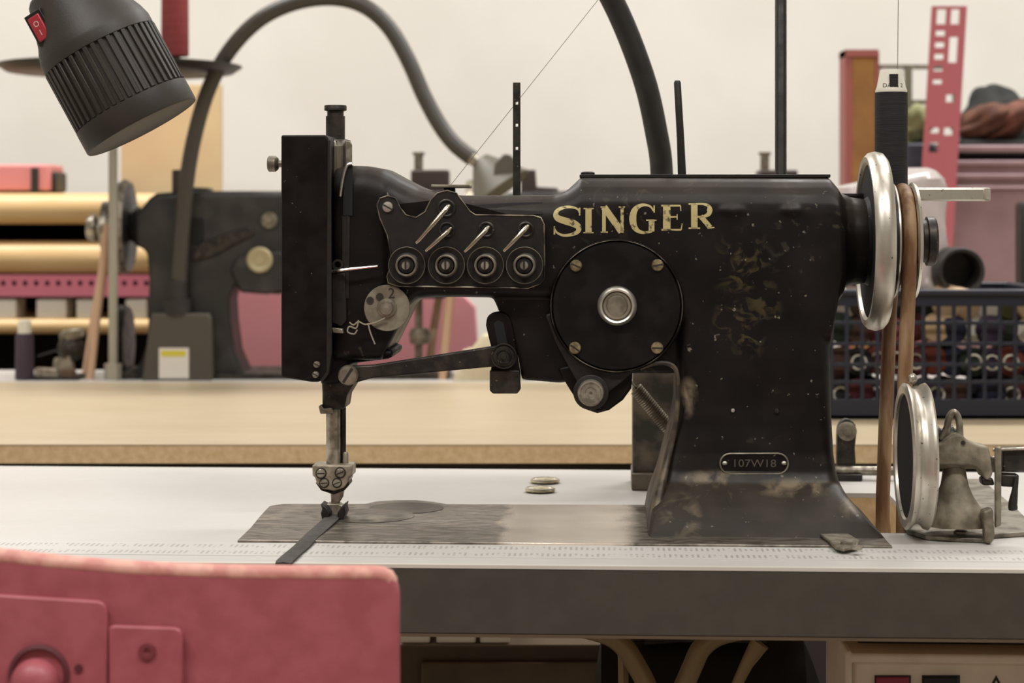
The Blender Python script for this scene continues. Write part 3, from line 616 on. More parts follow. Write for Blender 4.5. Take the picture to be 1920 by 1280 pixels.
# ------------------------------------------------------------------ leather belt
bw = .0056
xb = sx(1704); pz = wc.z; rb = RG+bw
bt = []
for k in range(0, 19):                     # over the pulley from rear to front
    an = PI*k/18; bt.append(Vector((xb, AD+rb*math.cos(an), pz+rb*math.sin(an))))
zt = .50; e1 = G(1694, 1004, TZ); e2 = G(1658, 968, TZ)
down = [Vector((xb-.001, AD-rb, pz-.03)), Vector((xb+(e1.x-xb)*.4, AD-rb*.98, pz-.11)), Vector((Q(1694, 950, AD-rb*.95).x, AD-rb*.95, TZ+.01)), Vector((Q(1692, 950, AD-rb*.9).x, AD-rb*.9, TZ-.12)), Vector((xb-.012, AD-rb*.7, zt))]
up = [Vector((xb-.018, AD, zt-.03)), Vector((Q(1655, 968, AD+.03).x, AD+rb*.7, zt)), Vector((Q(1654, 968, AD+rb*.9).x, AD+rb*.9, TZ-.12)), Vector((Q(1655, 960, AD+rb*.95).x, AD+rb*.95, TZ+.01)), Vector((Q(1661, 780, AD+rb*.98).x, AD+rb*.98, Q(1666, 780, AD+rb).z)), Vector((Q(1668, 600, AD+rb).x, AD+rb, Q(1676, 600, AD+rb).z))]
solo(MB().tube(bt+down+up, bw, 14, True), 'leather_belt', LEATHER, 'brown round leather drive belt running from the big machine pulley down through the white table', 'belt', (xb, AD, TZ))

# ------------------------------------------------------------------ black spool on the bracket
spd = BD2+.009; s_b = Q(1671, 343, spd); s_b.z = a.z
q = dist(s_b.x, spd)/F
def spool(name_label, base, frame, prof_cone, m1, top=None, mtop=None, group=None, cat='thread spool', n=32):
    t = thing('thread_spool', name_label, cat, base, frame, group)
    MB().lathe(base, (0, 0, 1), prof_cone, n).build('thread_winding', m1, t)
    if top: MB().lathe(base, (0, 0, 1), top, n).build('spool_core', mtop, t)
    return t
BTHR = mat('black_thread', (34, 30, 32), .75, 0, (24, 21, 22), 60, bump=.5, bscale=300, stretch=(.2, .2, 6))
CREAM = mat('cream_core', (222, 216, 200), .55)
zs = s_b.z; zt_ = Q(1671, 173, spd).z-zs; z2 = Q(1671, 131, spd).z-zs
bs = spool('black thread spool with white printed top standing behind the large hand wheel', (s_b.x, spd, zs), FM,
           [(0, 29*q), (.002, 30.5*q), (zt_-.0005, 30.5*q), (zt_, 29*q), (zt_, 0)], BTHR,
           [(zt_-.001, 29*q), (zt_+.0015, 29.5*q), (zt_+.004, 27*q), (z2-.001, 21*q), (z2, 20*q), (z2, 8*q), (z2-.012, 8*q), (z2-.012, 0)], CREAM)
def cone_r(z): return (27+(21-27)*(z-.004-zt_)/(z2-.005-zt_))*q
w_ = MB(); cz = zs+z2-.0095; w_.box(s_b.x+.0-.0028, s_b.x+.0038, spd-.0118, spd-.006, cz-.0045, cz+.0055); w_.build('core_slot', BTHR, bs)
tm = MB(); vs_, fs_2 = text_mesh('DARA 2', .0046)
zz = zs+zt_+.0048
tm.add([(s_b.x+v.x, spd-math.sqrt(max((cone_r(zt_+.0048+v.y)+.0002)**2-v.x**2, 0)), zz+v.y) for v in vs_], fs_2); tm.build('printed_text', mat('print_ink', (60, 54, 46), .6), bs, flat=True, fix=False)
# thin thread rising from it
hook = Q(1686, -150, spd)
solo(MB().tube([Vector((s_b.x+.005, spd, zs+z2-.002)), hook], .00028, 6), 'sewing_thread', mat('dark_thread', (110, 102, 88), .8), 'thin thread rising straight up from the black spool', 'thread', (s_b.x, spd, zs+z2))

# ------------------------------------------------------------------ thread stand pole (tall post)
pd = .235; pb = G(1480, 900, TZ); px_ = Q(1464, 300, pd).x
ts = thing('thread_stand', 'tall dark grey thread stand pole rising out of the picture behind the machine pillar', 'thread stand', (px_, pd, TZ))
pr = mp(11, dist(px_, pd)); ztop = 1.42
MB().lathe((px_, pd, TZ), (0, 0, 1), [(0, .018), (.006, .018), (.012, .011), (.03, pr), (ztop-TZ, pr), (ztop-TZ+.002, pr*.7)], 24).build('pole', DARK2, ts)
hk = Vector((hook.x, hook.y, ztop-.06))
MB().tube([(px_, pd, ztop-.02), (hook.x, hook.y+.02, ztop-.02), (hook.x, hook.y, hook.z)], .0022, 8).build('guide_arm', DARK, ts)
e = Q(1165, -55, AD+.05)
MB().tube([(px_, pd, ztop-.03), (e.x, e.y, ztop-.03), e], .0022, 8).build('guide_arm', DARK, ts)
solo(MB().tube([e, Q(845, 347, AD)], .00025, 6), 'sewing_thread', mat('dark_thread', (110, 102, 88), .8), 'thin thread slanting from the top guide down to the machine head', 'thread', Q(845, 347, AD))

# ------------------------------------------------------------------ work lamp: base column, gooseneck, head
Lb = Q(1228, 890, .29)
lamp = thing('work_lamp', 'charcoal gooseneck work lamp with ribbed head, its square column standing behind the machine', 'lamp', (Q(1228, 890, .29).x, .31, TZ))
cb = MB(); x0, x1 = Q(1186, 800, .28).x, Q(1272, 800, .28).x; zt2 = Q(1220, 688, .28).z
cb.box(x0, x1, .28, .33, TZ+.012, zt2); cb.build('column', mat('grey_column', (130, 118, 104), .5, 0, (70, 67, 60), 40), lamp, bevel=.001)
cb = MB(); cb.box(x0-.001, x1, .272, .336, TZ+.0004, TZ+.0145); cb.build('column_foot', mat('grey_column', (130, 118, 104), .5), lamp, bevel=.001)
nk = [(1240, 700, 1.76), (1242, 500, 1.76), (1241, 330, 1.75), (1231, 250, 1.74), (1205, 140, 1.73), (1148, 0, 1.72), (1070, -120, 1.70), (920, -250, 1.66), (700, -330, 1.6), (460, -340, 1.54), (270, -270, 1.5), (170, -170, 1.47), (118, -60, 1.45), (112, -36, 1.45)]
Minv = FM.inverted()
rs = []
P = smooth([Minv @ W(*p) for p in nk], 6)
for i in range(len(P)):
    t = min(i/6, 12.99); rs.append(.0100 if t < 6 else .0085)
MB().tube(P, rs, 16).build('gooseneck', RUBBER, lamp)
MB().lathe(Minv @ W(1240, 690, 1.76)+Vector((0, 0, -.005)), (0, 0, 1), [(0, .016), (.03, .016), (.034, .011)], 24).build('neck_collar', PLASTD, lamp)
# head frame in world coordinates
HD = 1.45; hq = HD/F
hc = W(267, 239, HD); ax = Vector((-.479, 0, .878)); lat = Vector((.878, 0, .479)); dep = Vector((0, -1, 0))
LM = Minv.to_3x3(); hcM = Minv @ hc; axM = LM @ ax; latM = LM @ lat; depM = LM @ dep
T = lambda pr_: [(t*hq, r*hq) for t, r in pr_]
hd = MB().lathe(hcM, axM, T([(2, 108), (0, 112), (3, 113.5), (44, 113.5), (47, 109), (163, 107), (166, 112), (184, 112), (190, 110.5), (205, 106), (218, 100), (292, 80), (300, 74), (312, 40), (330, 24), (350, 20)]), 72).build('lamp_head', PLASTD, lamp)
nf_ = 44
rbm = MB(); w2 = 4.3*hq
rib_me = None
for k in range(nf_):
    if rib_me is None:
        m_ = MB()
        base = Vector((0, 0, 0))
        # rib in local axes x = radial, y = tangential, z = along the head
        m_.box(104*hq, 113*hq, -w2, w2, 46*hq, 165*hq)
        o = m_.build('rib', PLASTD, lamp, bevel=.0004); o.data.transform(Matrix.Translation(BASE[lamp.name])); rib_me = o.data
    else:
        o = bpy.data.objects.new('rib', rib_me); COL.objects.link(o); o.parent = lamp
        b = o.modifiers.new('bevel', 'BEVEL'); b.width = .0004; b.segments = 1
    an = 2*PI*(k+.5)/nf_
    rad = latM*math.cos(an)+depM*math.sin(an); tan = axM.cross(rad)
    o.matrix_basis = Matrix.Translation(hcM-BASE[lamp.name]) @ Matrix((rad, tan, axM)).transposed().to_4x4()
# rocker switch on the lamp head
def headpt(t, la, out=0.):
    R = 100+(80-100)*(t-218)/(292-218); R = min(R, 104)
    dp = math.sqrt(max(R*R-la*la, 0)); n = (latM*la+depM*dp).normalized()
    return hcM+axM*t*hq+latM*la*hq+depM*dp*hq+n*out*hq, n
p, n = headpt(243, -67); n = (depM*.8+n*.6).normalized()
tn = axM.cross(n).normalized(); up_ = n.cross(tn).normalized()
def fr(mb, c, hw, hh, th, tilt=0):
    v = up_; u = tn
    mb.prism([c+u*hw*hq*a+v*hh*hq*b for a, b in ((-1, -1), (1, -1), (1, 1), (-1, 1))], -n*th*hq)
o = MB(); fr(o, p+n*5*hq, 19, 31, 26); osw = o.build('switch_frame', DARK2, lamp, bevel=.0006)
o = MB(); fr(o, p+n*8.5*hq, 13, 24, 12); o.build('rocker_switch', mat('red_switch', (176, 52, 62), .35), osw, bevel=.0008)
tm = MB(); vs_, fs_2 = text_mesh('O', .006); tm.add([p+n*8.6*hq+tn*v.x+up_*(v.y+.003) for v in vs_], fs_2)
vs_, fs_2 = text_mesh('I', .006); tm.add([p+n*8.6*hq+tn*v.x+up_*(v.y-.004) for v in vs_], fs_2); tm.build('switch_mark', mat('switch_print', (225, 200, 190), .5), osw, flat=True, fix=False)

# tension spring between bracket and pillar
sp_ = []; a = Q(1192, 728, .2); b = Q(1262, 812, .2); axs = (b-a); L_ = axs.length; axn = axs.normalized(); u = Vector((0, 1, 0)); v = axn.cross(u)
for k in range(24*10+1):
    t = k/240; an = 2*PI*k/10; sp_.append(a+axs*t+(u*math.cos(an)+v*math.sin(an))*.0052)
MB().tube(sp_, .0009, 6).build('coil_spring', DULL, mc)
MB().tube([Q(1170, 700, .12), Q(1180, 712, .16), a+u*.0052], .0012, 6).build('spring_hook', DULL, mc)
# small boss and shaft to the right, on the table behind the pillar
kb = thing('belt_guard_bracket', 'small dark round-topped bracket with grey shaft standing behind the pillar foot', 'bracket', Vector((Q(1588, 880, .35).x, .36, TZ)))
o = MB(); o.prism(smooth([Q(x, y, .355) for x, y in ((1570, 880), (1570, 820), (1572, 800), (1580, 788), (1592, 786), (1604, 796), (1606, 815), (1603, 840), (1603, 890), (1572, 890))], 2, True), (0, .012, 0)); o.build('bracket_plate', DARK, kb, bevel=.001)
c = Q(1588, 808, .355); MB().lathe(c, (0, -1, 0), [(0, .0085), (.003, .0085), (.004, .007), (.004, .004), (.006, .0035), (.006, 0)], 24).build('boss', DULL, kb)
c1, c2_ = Q(1560, 882, .35), Q(1685, 884, .35); MB().cyl(Vector((c1.x, .35, c1.z)), Vector((c2_.x, .35, c1.z)), .0042, None, 16).build('shaft', STEEL, kb)
b_ = MB(); b_.box(c.x-.012, c.x+.012, .34, .375, TZ+.0002, TZ+.006); b_.build('bracket_foot', DARK2, kb, bevel=.001)

# ------------------------------------------------------------------ bobbin winder at the right
WD = .027
bwz = thing('bobbin_winder', 'grimy grey bobbin winder with bright grooved wheel screwed onto the white table', 'bobbin winder', (Q(1800, 900, WD).x, WD, TZ))
bp_ = [G(1688, 985, TZ), G(1700, 1002, TZ), G(1735, 1013, TZ), G(1800, 1017, TZ), G(1858, 1019, TZ), G(1864, 1010, TZ), G(1925, 1006, TZ), G(1935, 990, TZ), G(1905, 960, TZ), G(1870, 930, TZ), G(1840, 905, TZ), G(1800, 905, TZ), G(1740, 950, TZ)]
MB().prism([p+Vector((0, 0, .0002)) for p in bp_], (0, 0, .0035)).build('base_plate', mat('worn_base_steel', (150, 143, 130), .4, .6, (104, 97, 86), 50, .4, .6, rough2=.6, bump=.2), bwz, bevel=.001)
wz = Q(1713, 855, WD); q = dist(wz.x, WD)/F; X = lambda px: Q(px, 855, WD).x
x_ = X(1716)
o = MB().lathe((x_, WD, wz.z), (1, 0, 0), [(-.0085, 118*q), (-.009, 132*q), (-.0075, 137*q), (-.005, 135*q), (-.003, 128*q), (0, 125.5*q), (.003, 128*q), (.005, 135*q), (.0075, 137*q), (.009, 132*q), (.0085, 118*q), (.004, 112*q), (-.004, 112*q)], 96, closed=True).build('winder_wheel', NICKEL, bwz)
MB().lathe((x_, WD, wz.z), (1, 0, 0), [(-.0074, .008), (-.0066, 117.5*q), (.0015, 117*q), (.004, .008)], 64).build('wheel_disc', mat('web_black', (14, 12, 11), .75), o)
zz = Q(1760, 852, WD).z
MB().lathe((x_-.004, WD, wz.z), (1, 0, 0), [(0, .01), (.004, .011), (.014, .009), (.05, .009)], 28).build('wheel_boss', CASTG, bwz)
c = Q(1711, 712, WD+.045); MB().sphere(Q(1711, 710, WD+.01), .0035, .0035, .0042, 14, 10).build('oil_cap', STEEL, bwz)
MB().lathe(Q(1745, 818, WD+.01), (1, 0, 0), [(-.01, .0075), (.006, .0075), (.007, .006), (.012, .006), (.0125, .0085), (.016, .0085), (.017, .006), (.022, .006)], 24).build('spindle', DARK2, bwz)
MB().tube(smooth([Q(x, y, WD+.002) for x, y in ((1776, 822), (1776, 800), (1780, 782), (1787, 773), (1794, 778), (1799, 794), (1800, 822))], 4), .0026, 12).build('winding_latch', STEEL, bwz)
MB().tube(smooth([Q(x, y, WD-.002) for x, y in ((1764, 824), (1772, 806), (1784, 776), (1789, 772))], 4), .0021, 10).build('latch_spring', DULL, bwz)
lv = MB(); plate(lv, [(1746, 834), (1766, 832), (1776, 822), (1790, 815), (1804, 815), (1816, 827), (1838, 836), (1854, 838), (1857, 850), (1862, 888), (1855, 900), (1847, 899), (1839, 884), (1830, 876), (1814, 872), (1746, 872)], WD-.012, .026); lv.build('winder_arm', CASTG, bwz, bevel=.0055, seg=4)
lv = MB(); plate(lv, [(1840, 896), (1862, 896), (1866, 910), (1842, 910)], WD-.010, .012); lv.build('hook_tip', DARK2, bwz, bevel=.0015)
c = Q(1806, 830, WD-.0125); MB().lathe(c, (0, -1, 0), [(-.001, .0017), (.0005, .0015), (.0005, 0)], 16).build('oil_hole', RUBBER, bwz)
ped = [(870, 1772, 1811), (890, 1770, 1814), (910, 1767, 1818), (930, 1760, 1826), (948, 1750, 1838), (960, 1744, 1846), (975, 1740, 1852), (986, 1740, 1852)]
secs = []
for y, l, r in ped:
    a = Q(l, y, WD-.004); b = Q(r, y, WD-.004); hw = (b.x-a.x)/2; dy = min(hw, .02)
    secs.append(rp(a.z, a.x, b.x, WD+.002-dy, WD+.002+dy, dy*.8))
MB().loft(secs[::-1]).build('pedestal', CASTG, bwz)
lv = MB(); plate(lv, [(1880, 843), (1920, 842), (1940, 846), (1940, 884), (1880, 884)], WD-.008, .02); lv.build('tension_block', DARK, bwz, bevel=.0015)
lv = MB(); plate(lv, [(1866, 838), (1878, 838), (1878, 985), (1866, 990)], WD-.013, .004); lv.build('upright_rod', DULL, bwz, bevel=.001)
lv = MB(); plate(lv, [(1858, 856), (1868, 856), (1868, 886), (1858, 884)], WD-.006, .006); lv.build('thread_check', STEEL, bwz, bevel=.0008)
lv = MB(); plate(lv, [(1874, 888), (1912, 890), (1908, 914), (1876, 912)], WD-.006, .012); lv.build('lower_block', DARK, bwz, bevel=.0015)
MB().tube(smooth([Q(1906, 895, WD-.008), Q(1902, 925, WD-.009), Q(1899, 945, WD-.009), Q(1900, 957, WD-.009)], 4), [.0016, .0018, .002, .0022, .0025, .0028, .003, .0032, .0032, .0034, .0034, .0032, .0016], 12).build('release_lever', DARK2, bwz)
lv = MB(); plate(lv, [(1842, 958), (1862, 952), (1866, 1000), (1862, 1018), (1848, 1020), (1846, 985)], WD-.024, .012); lv.build('clamp_lug', DULL, bwz, bevel=.002)
c = G(1802, 998, TZ+.004); MB().lathe(c, (0, 0, 1), [(-.001, .0055), (.001, .0055), (.0018, .004), (.0018, 0)], 18).build('mounting_screw', STEEL, bwz)
MB().tube([Q(1862, 843, WD-.01), Q(1940, 840, WD-.01)], .0011, 8).build('thread_rod', STEEL, bwz)

# ------------------------------------------------------------------ buttons and ribbon on the table
BTN = mat('pearl_gold_button', (236, 228, 204), .2, .5, (206, 192, 156), 150)
for x, y, lab in ((1022, 905, 'round pearl gold button on the white table, the one farther back'), (1013, 922, 'round pearl gold button on the white table, the one nearer the machine bed')):
    c = G(x, y, TZ+.0001)
    t = thing('button', lab, 'button', c, FM, 'pearl buttons on the table')
    MB().lathe(c, (0, 0, 1), [(.0, .009), (.0014, .0132), (.0026, .0130), (.0034, .0105), (.0030, .0090), (.0044, .006), (.0050, 0)], 36).build('button_face', BTN, t)
    MB().lathe(c, (0, 0, 1), [(.0026, .0126), (.0038, .0124), (.0040, .0112), (.0030, .0106)], 36, closed=True).build('raised_rim', NICKEL, t)
rbp = [(627, 962, .004), (622, 972, .0035), (606, 987, .003), (585, 1006, .0018), (565, 1026, .0012), (546, 1042, .0012), (532, 1055, .0012)]
mid = smooth([G(x, y, TZ+h) for x, y, h in rbp], 5)
last = mid[-1]; fe = f0-.002
dr = (mid[-1]-mid[-4]).normalized()
mid += [Vector((last.x+dr.x*k*.004, max(last.y+dr.y*k*.004, fe), TZ+.001)) for k in (1, 2)]
mid += [Vector((mid[-1].x-.0006*k, fe-.0015, TZ-.004*k)) for k in range(1, 9)]
vv, ff = [], []
for i, p in enumerate(mid):
    t = (mid[min(i+1, len(mid)-1)]-mid[max(i-1, 0)]); t.normalize()
    n_ = Vector((t.y, -t.x, 0)) if abs(t.z) < .8 else Vector((1, 0, 0))
    if n_.length < .1: n_ = Vector((1, 0, 0))
    n_.normalize()
    if n_.x < 0: n_ = -n_
    for a in (-1, -.9, -.45, 0, .45, .9, 1): vv.append(p+n_*.0058*a+Vector((0, 0, .0005*(1-abs(a)))))
for i in range(len(mid)-1):
    for k in range(6): ff.append((i*7+k, i*7+k+1, i*7+k+8, i*7+k+7))
rb_ = MB().add(vv, ff)
o = solo(rb_, 'ribbon', mat('charcoal_ribbon', (72, 68, 62), .8, 0, (58, 54, 49), 200, bump=.3), 'narrow charcoal fabric ribbon under the presser foot, trailing off the front table edge', 'ribbon', G(600, 990, TZ), fix=False)
sd = o.modifiers.new('solid', 'SOLIDIFY'); sd.thickness = .0009

# ------------------------------------------------------------------ front chair
CD = 1.08
ch = thing('chair', 'pinkish red painted chair in front of the table, its back at the lower left', 'chair', W(300, 1200, CD).xy.to_3d(), FW)
def cz_(x): return 0
top = [(-260, 1032), (-100, 1031), (0, 1038), (100, 1049), (240, 1060), (400, 1067), (560, 1070), (700, 1071)]
cp = smooth([W(x, y, CD) for x, y in top], 4)
cr = [W(x, y, CD) for x, y in ((718, 1073), (731, 1079), (740, 1089), (746, 1103), (748, 1120))]
lo = [W(x, y, CD) for x, y in ((748, 1290), (744, 1400), (725, 1450), (680, 1470), (-240, 1470), (-262, 1440), (-262, 1080))]
loop = cp+cr+lo
def curv(p):    # the back is gently curved
    x = (p.x+.2)/.3; return Vector((p.x, p.y+.012*(1-x*x)*-1+.012, p.z))
MB().prism([curv(p) for p in loop], (0, .011, 0)).build('backrest', RED, ch, bevel=.0022, seg=3)
eg = MB(); ep = [curv(p)+Vector((0, .0042, -.0026)) for p in cp]+[curv(p)+Vector((-.0009*(k+1), .0042, -.0026+.0006*k)) for k, p in enumerate(cr[:-1])]; eg.tube(ep, [.0048]*(len(ep)-3)+[.0047, .0044, .003], 10); eg.build('pale_top_edge', REDL, ch)  # separate paler strip along the top of the backrest
def cpl(mb, pts, y, t): mb.prism([curv(W(x, yy, CD))+Vector((0, -y, 0)) for x, yy in pts], (0, t, 0)); return mb
o = cpl(MB(), [(-240, 1104), (0, 1113), (185, 1124), (197, 1128), (203, 1140), (203, 1300), (-240, 1300)], .0035, .0034); opl = o.build('mounting_plate', RED, ch, bevel=.0012)
o = cpl(MB(), [(205, 1174), (215, 1170), (330, 1174), (342, 1180), (344, 1192), (345, 1300), (205, 1300)], .003, .0029); opl2 = o.build('side_plate', RED, ch, bevel=.0012)
c = curv(W(76, 1262, CD))+Vector((0, -.0035, 0)); MB().lathe(c, (0, -1, 0), [(0, .0165), (.001, .0165), (.002, .0145), (.001, .0135)], 40, closed=True).build('hole_rim', mat('dark_red', (92, 38, 44), .6), opl)
MB().lathe(c+Vector((-.002, 0, -.004)), (0, -1, 0), [(0, .013), (.006, .0125), (.010, .009), (.012, .004), (.012, 0)], 32).build('mushroom_bolt', RED, opl)
c = curv(W(150, 1250, CD))+Vector((0, -.0036, 0)); MB().lathe(c, (0, -1, 0), [(-.001, .0026), (.0005, .0022), (.0005, 0)], 12).build('paint_pit', mat('dark_red', (92, 38, 44), .6), opl)
c = curv(W(278, 1218, CD))+Vector((0, -.003, 0)); MB().lathe(c, (0, -1, 0), [(0, .0048), (.0012, .0044), (.0012, .002), (.0004, .0016)], 20, closed=True).build('rivet', mat('dark_red2', (126, 56, 62), .6), opl2)
b0 = W(243, 1200, CD)
for x in (-.38, -.03):
    MB().tube([Vector((x, CD+.02, .80-.14)), Vector((x, CD+.01, .45)), Vector((x, CD+.06, 0))], .011, 12).build('leg', DARK2, ch)
    MB().tube([Vector((x, CD-.42, .43)), Vector((x, CD-.45, 0))], .011, 12).build('leg', DARK2, ch)
MB().box(-.41, 0, CD-.45, CD-.03, .43, .45).build('seat', RED, ch, bevel=.006)

# ------------------------------------------------------------------ middle wooden table
wt = thing('wooden_table', 'pale wood topped table with darker front edge behind the white table', 'table', (0, 2.4, 0), FW)
D2a, D2b = (ZC-TZ)*F/433, (ZC-TZ)*F/316
MB().box(-1.2, 1.3, D2a, D2b, TZ-.001, TZ).build('table_surface', WOODT, wt)
MB().box(-1.2, 1.3, D2a+.0005, D2b, TZ-.0195, TZ-.001).build('edge_board', WOODE, wt)
MB().box(-1.19, 1.29, D2a+.03, D2b-.01, TZ-.10, TZ-.0195).build('apron', mat('dark_apron', (40, 34, 28), .6), wt)
MB().box(.13, 1.29, D2a+.032, D2a+.044, .2, TZ-.1).build('shade_backdrop', mat('under_table_shade', (52, 42, 42), .7), wt)  # added dark sheet, stands in for the shade under the tables
for x in (-1.12, 1.22):
    for y in (D2a+.06, D2b-.06): MB().box(x-.025, x+.025, y-.025, y+.025, 0, TZ-.1).build('leg', DARK2, wt)
# rear white table
rt = thing('rear_table', 'narrow white table behind the wooden one carrying the background machines', 'table', (0, 2.9, 0), FW)
D3a, D3b = D2b+.006, 3.02
MB().box(-1.4, 1.6, D3a, D3b, TZ-.03, TZ).build('tabletop', WHITE, rt, bevel=.001)
for x in (-1.3, 1.5):
    for y in (D3a+.03, D3b-.03): MB().box(x-.02, x+.02, y-.02, y+.02, 0, TZ-.03).build('leg', DARK2, rt)

# ------------------------------------------------------------------ background sewing machine (seen from behind), copied once
def bplate(pts, D, t, sm=0):
    P = [W(x, y, D) for x, y in pts]; P = smooth(P, sm, True) if sm else P
    return MB().prism(P, (0, t, 0))
GD = 2.86
bgm = thing('sewing_machine', 'blurred black sewing machine seen from behind, left of the large one', 'sewing machine', W(400, 711, GD+.07), FW)
bgm.location.z = TZ; BASE[bgm.name].z = TZ
bplate([(278, 372), (292, 362), (345, 358), (842, 358), (842, 560), (735, 560), (700, 540), (560, 545), (520, 552), (470, 548), (438, 535), (430, 560), (432, 600), (440, 660), (455, 695), (462, 710), (232, 710), (262, 680), (276, 640), (278, 520), (274, 470), (252, 460), (250, 400), (262, 392)], GD, .095).build('body_casting', BG, bgm, bevel=.012, seg=4)
zz = W(0, 710, GD+.03)
MB().box(W(215, 0, GD).x, W(842, 0, GD).x, GD-.012, GD+.135, TZ+.0003, TZ+.008).build('bed_plate', DARK, bgm)
MB().lathe(W(235, 425, GD+.05), (1, 0, 0), [(-.006, .061), (-.007, .066), (0, .0695), (.007, .066), (.006, .061)], 56, closed=True).build('hand_wheel', DULL, bgm)
MB().lathe(W(238, 425, GD+.05), (1, 0, 0), [(-.004, .0), (-.004, .063), (.004, .063), (.006, .02), (.018, .03)], 48).build('wheel_web', BG, bgm)
MB().lathe(W(180, 428, GD+.05), (1, 0, 0), [(-.012, 0), (-.012, .017), (-.003, .021), (0, .021), (.004, .014), (.01, .014), (.012, .040), (.022, .040), (.024, .036), (.036, .036)], 36).build('pulley', STEEL, bgm)
bx = W(212, 370, GD+.05).x
bb = smooth([(bx-.004, GD+.01, W(0, 395, GD).z), (bx, GD+.05, W(0, 376, GD).z), (bx-.004, GD+.09, W(0, 395, GD).z)], 4)
MB().tube([W(168, 712, GD-.01), W(180, 600, GD), W(196, 480, GD+.008), W(203, 420, GD+.01)], .0065, 10).build('belt_strand', LEATHL, bgm)
MB().tube([W(160, 708, GD+.08), W(176, 600, GD+.085), W(197, 480, GD+.09), W(204, 420, GD+.09)], .006, 10).build('belt_strand', LEATHL, bgm)
bplate([(322, 318), (350, 318), (352, 350), (392, 352), (392, 364), (322, 364)], GD+.02, .04).build('oil_box', mat('bg_brown_iron', (64, 52, 46), .5), bgm, bevel=.002)
bplate([(770, 318), (842, 318), (842, 362), (770, 362)], GD+.02, .05).build('head_block', mat('bg_brown_iron', (64, 52, 46), .5), bgm, bevel=.003)
MB().lathe(W(785, 318, GD+.045), (0, 0, 1), [(0, .0065), (.021, .0065), (.0215, .009), (.0255, .009), (.0255, 0)], 20).build('presser_knob', DULL, bgm)
MB().lathe(W(785, 555, GD+.05), (0, 0, -1), [(0, .0055), (.105, .0055)], 16).build('needle_bar', DULL, bgm)
MB().lathe(W(787, 615, GD+.05), (0, 0, -1), [(0, .012), (.008, .016), (.022, .014), (.024, .006)], 20).build('bar_collar', DULL, bgm)
MB().lathe(W(487, 487, GD-.008), (0, -1, 0), [(0, .0185), (.003, .0185), (.005, .016), (.004, .012), (.003, .008), (.005, .007), (.005, 0)], 32).build('round_dial', mat('cream_dial', (176, 164, 128), .5, .3), bgm)
bplate([(430, 505), (445, 480), (520, 470), (560, 480), (560, 540), (500, 552), (450, 548)], GD-.008, .02).build('gear_cover', BG, bgm, bevel=.004)
bplate([(360, 478), (375, 455), (450, 430), (470, 425), (476, 440), (440, 458), (400, 480), (362, 490)], GD-.006, .012).build('lever_arm', DARK, bgm, bevel=.002)
MB().lathe(W(505, 413, GD), (0, -1, 0), [(0, .012), (.005, .011), (.005, .005), (.008, .004), (.008, 0)], 20).build('arm_bolt', DULL, bgm)
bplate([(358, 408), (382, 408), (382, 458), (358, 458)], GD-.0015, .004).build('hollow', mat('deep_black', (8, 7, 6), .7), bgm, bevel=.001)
bg2 = copy_tree(bgm, (650*2.9/F, 0, 0)); bg2['label'] = 'second blurred black sewing machine on the rear table, mostly hidden behind the main machine'
for o in (bgm, bg2): o['group'] = 'background sewing machines on the rear table'

# background gooseneck lamp
bl = thing('gooseneck_lamp', 'dark gooseneck lamp with square base and yellow and white sticker beside the background machine', 'lamp', (W(333, 714, 2.83).x, 2.85, TZ), FW)
bplate([(283, 596), (288, 590), (388, 590), (394, 596), (397, 714), (266, 714), (270, 690), (276, 640)], 2.825, .03).build('lamp_base', mat('lamp_base_grey', (78, 72, 64), .5), bl, bevel=.0015)
for a in bl.children: a.location.z = .0006
MB().box(W(286, 0, 2.83).x, W(391, 0, 2.83).x, 2.826, 2.856, W(0, 592, 2.83).z, W(0, 588, 2.83).z).build('base_cap', mat('cap_grey', (110, 104, 94), .4), bl)
MB().lathe(W(333, 590, 2.84), (0, 0, 1), [(0, 26*2.84/F), (.022, 25*2.84/F), (.023, 19*2.84/F), (.05, 17.5*2.84/F), (.051, 12*2.84/F)], 28).build('neck_collar', RUBBER, bl)
nk = [(335, 540), (340, 450), (350, 340), (366, 250), (392, 165), (430, 95), (485, 38), (550, 6), (620, -4), (680, 10), (728, 50), (765, 112), (795, 180), (825, 235), (852, 270), (884, 296)]
MB().tube(smooth([W(x, y, 2.84-(.10*i/15)) for i, (x, y) in enumerate(nk)], 5), .0112, 14).build('gooseneck', mat('bg_neck', (66, 61, 54), .45), bl)
MB().cyl(W(878, 292, 2.74), W(912, 318, 2.74), .009, .007).build('neck_tip', STEEL, bl)
hd2 = MB(); a = W(905, 305, 2.74); dr = Vector((.42, -.1, -.60)).normalized()
hd2.lathe(a, dr, [(-.008, .0), (-.006, .012), (.005, .02), (.02, .03), (.045, .046), (.047, .043), (.02, .02), (.02, 0)], 32); hd2.build('lamp_shade', mat('bg_shade', (100, 96, 84), .45), bl)
bplate([(945, 288), (958, 290), (976, 312), (968, 340), (925, 330), (928, 305)], 2.70, .03).build('shade_clamp', mat('bg_shade2', (88, 84, 74), .5), bl, bevel=.002)
stk = bplate([(298, 652), (354, 652), (354, 709), (298, 709)], 2.8246, .0004).build('sticker', mat('white_sticker', (226, 220, 210), .5), bl)
bplate([(302, 657), (348, 657), (348, 668), (302, 668)], 2.8242, .0003).build('yellow_print', mat('yellow_print', (214, 200, 66), .5), stk)

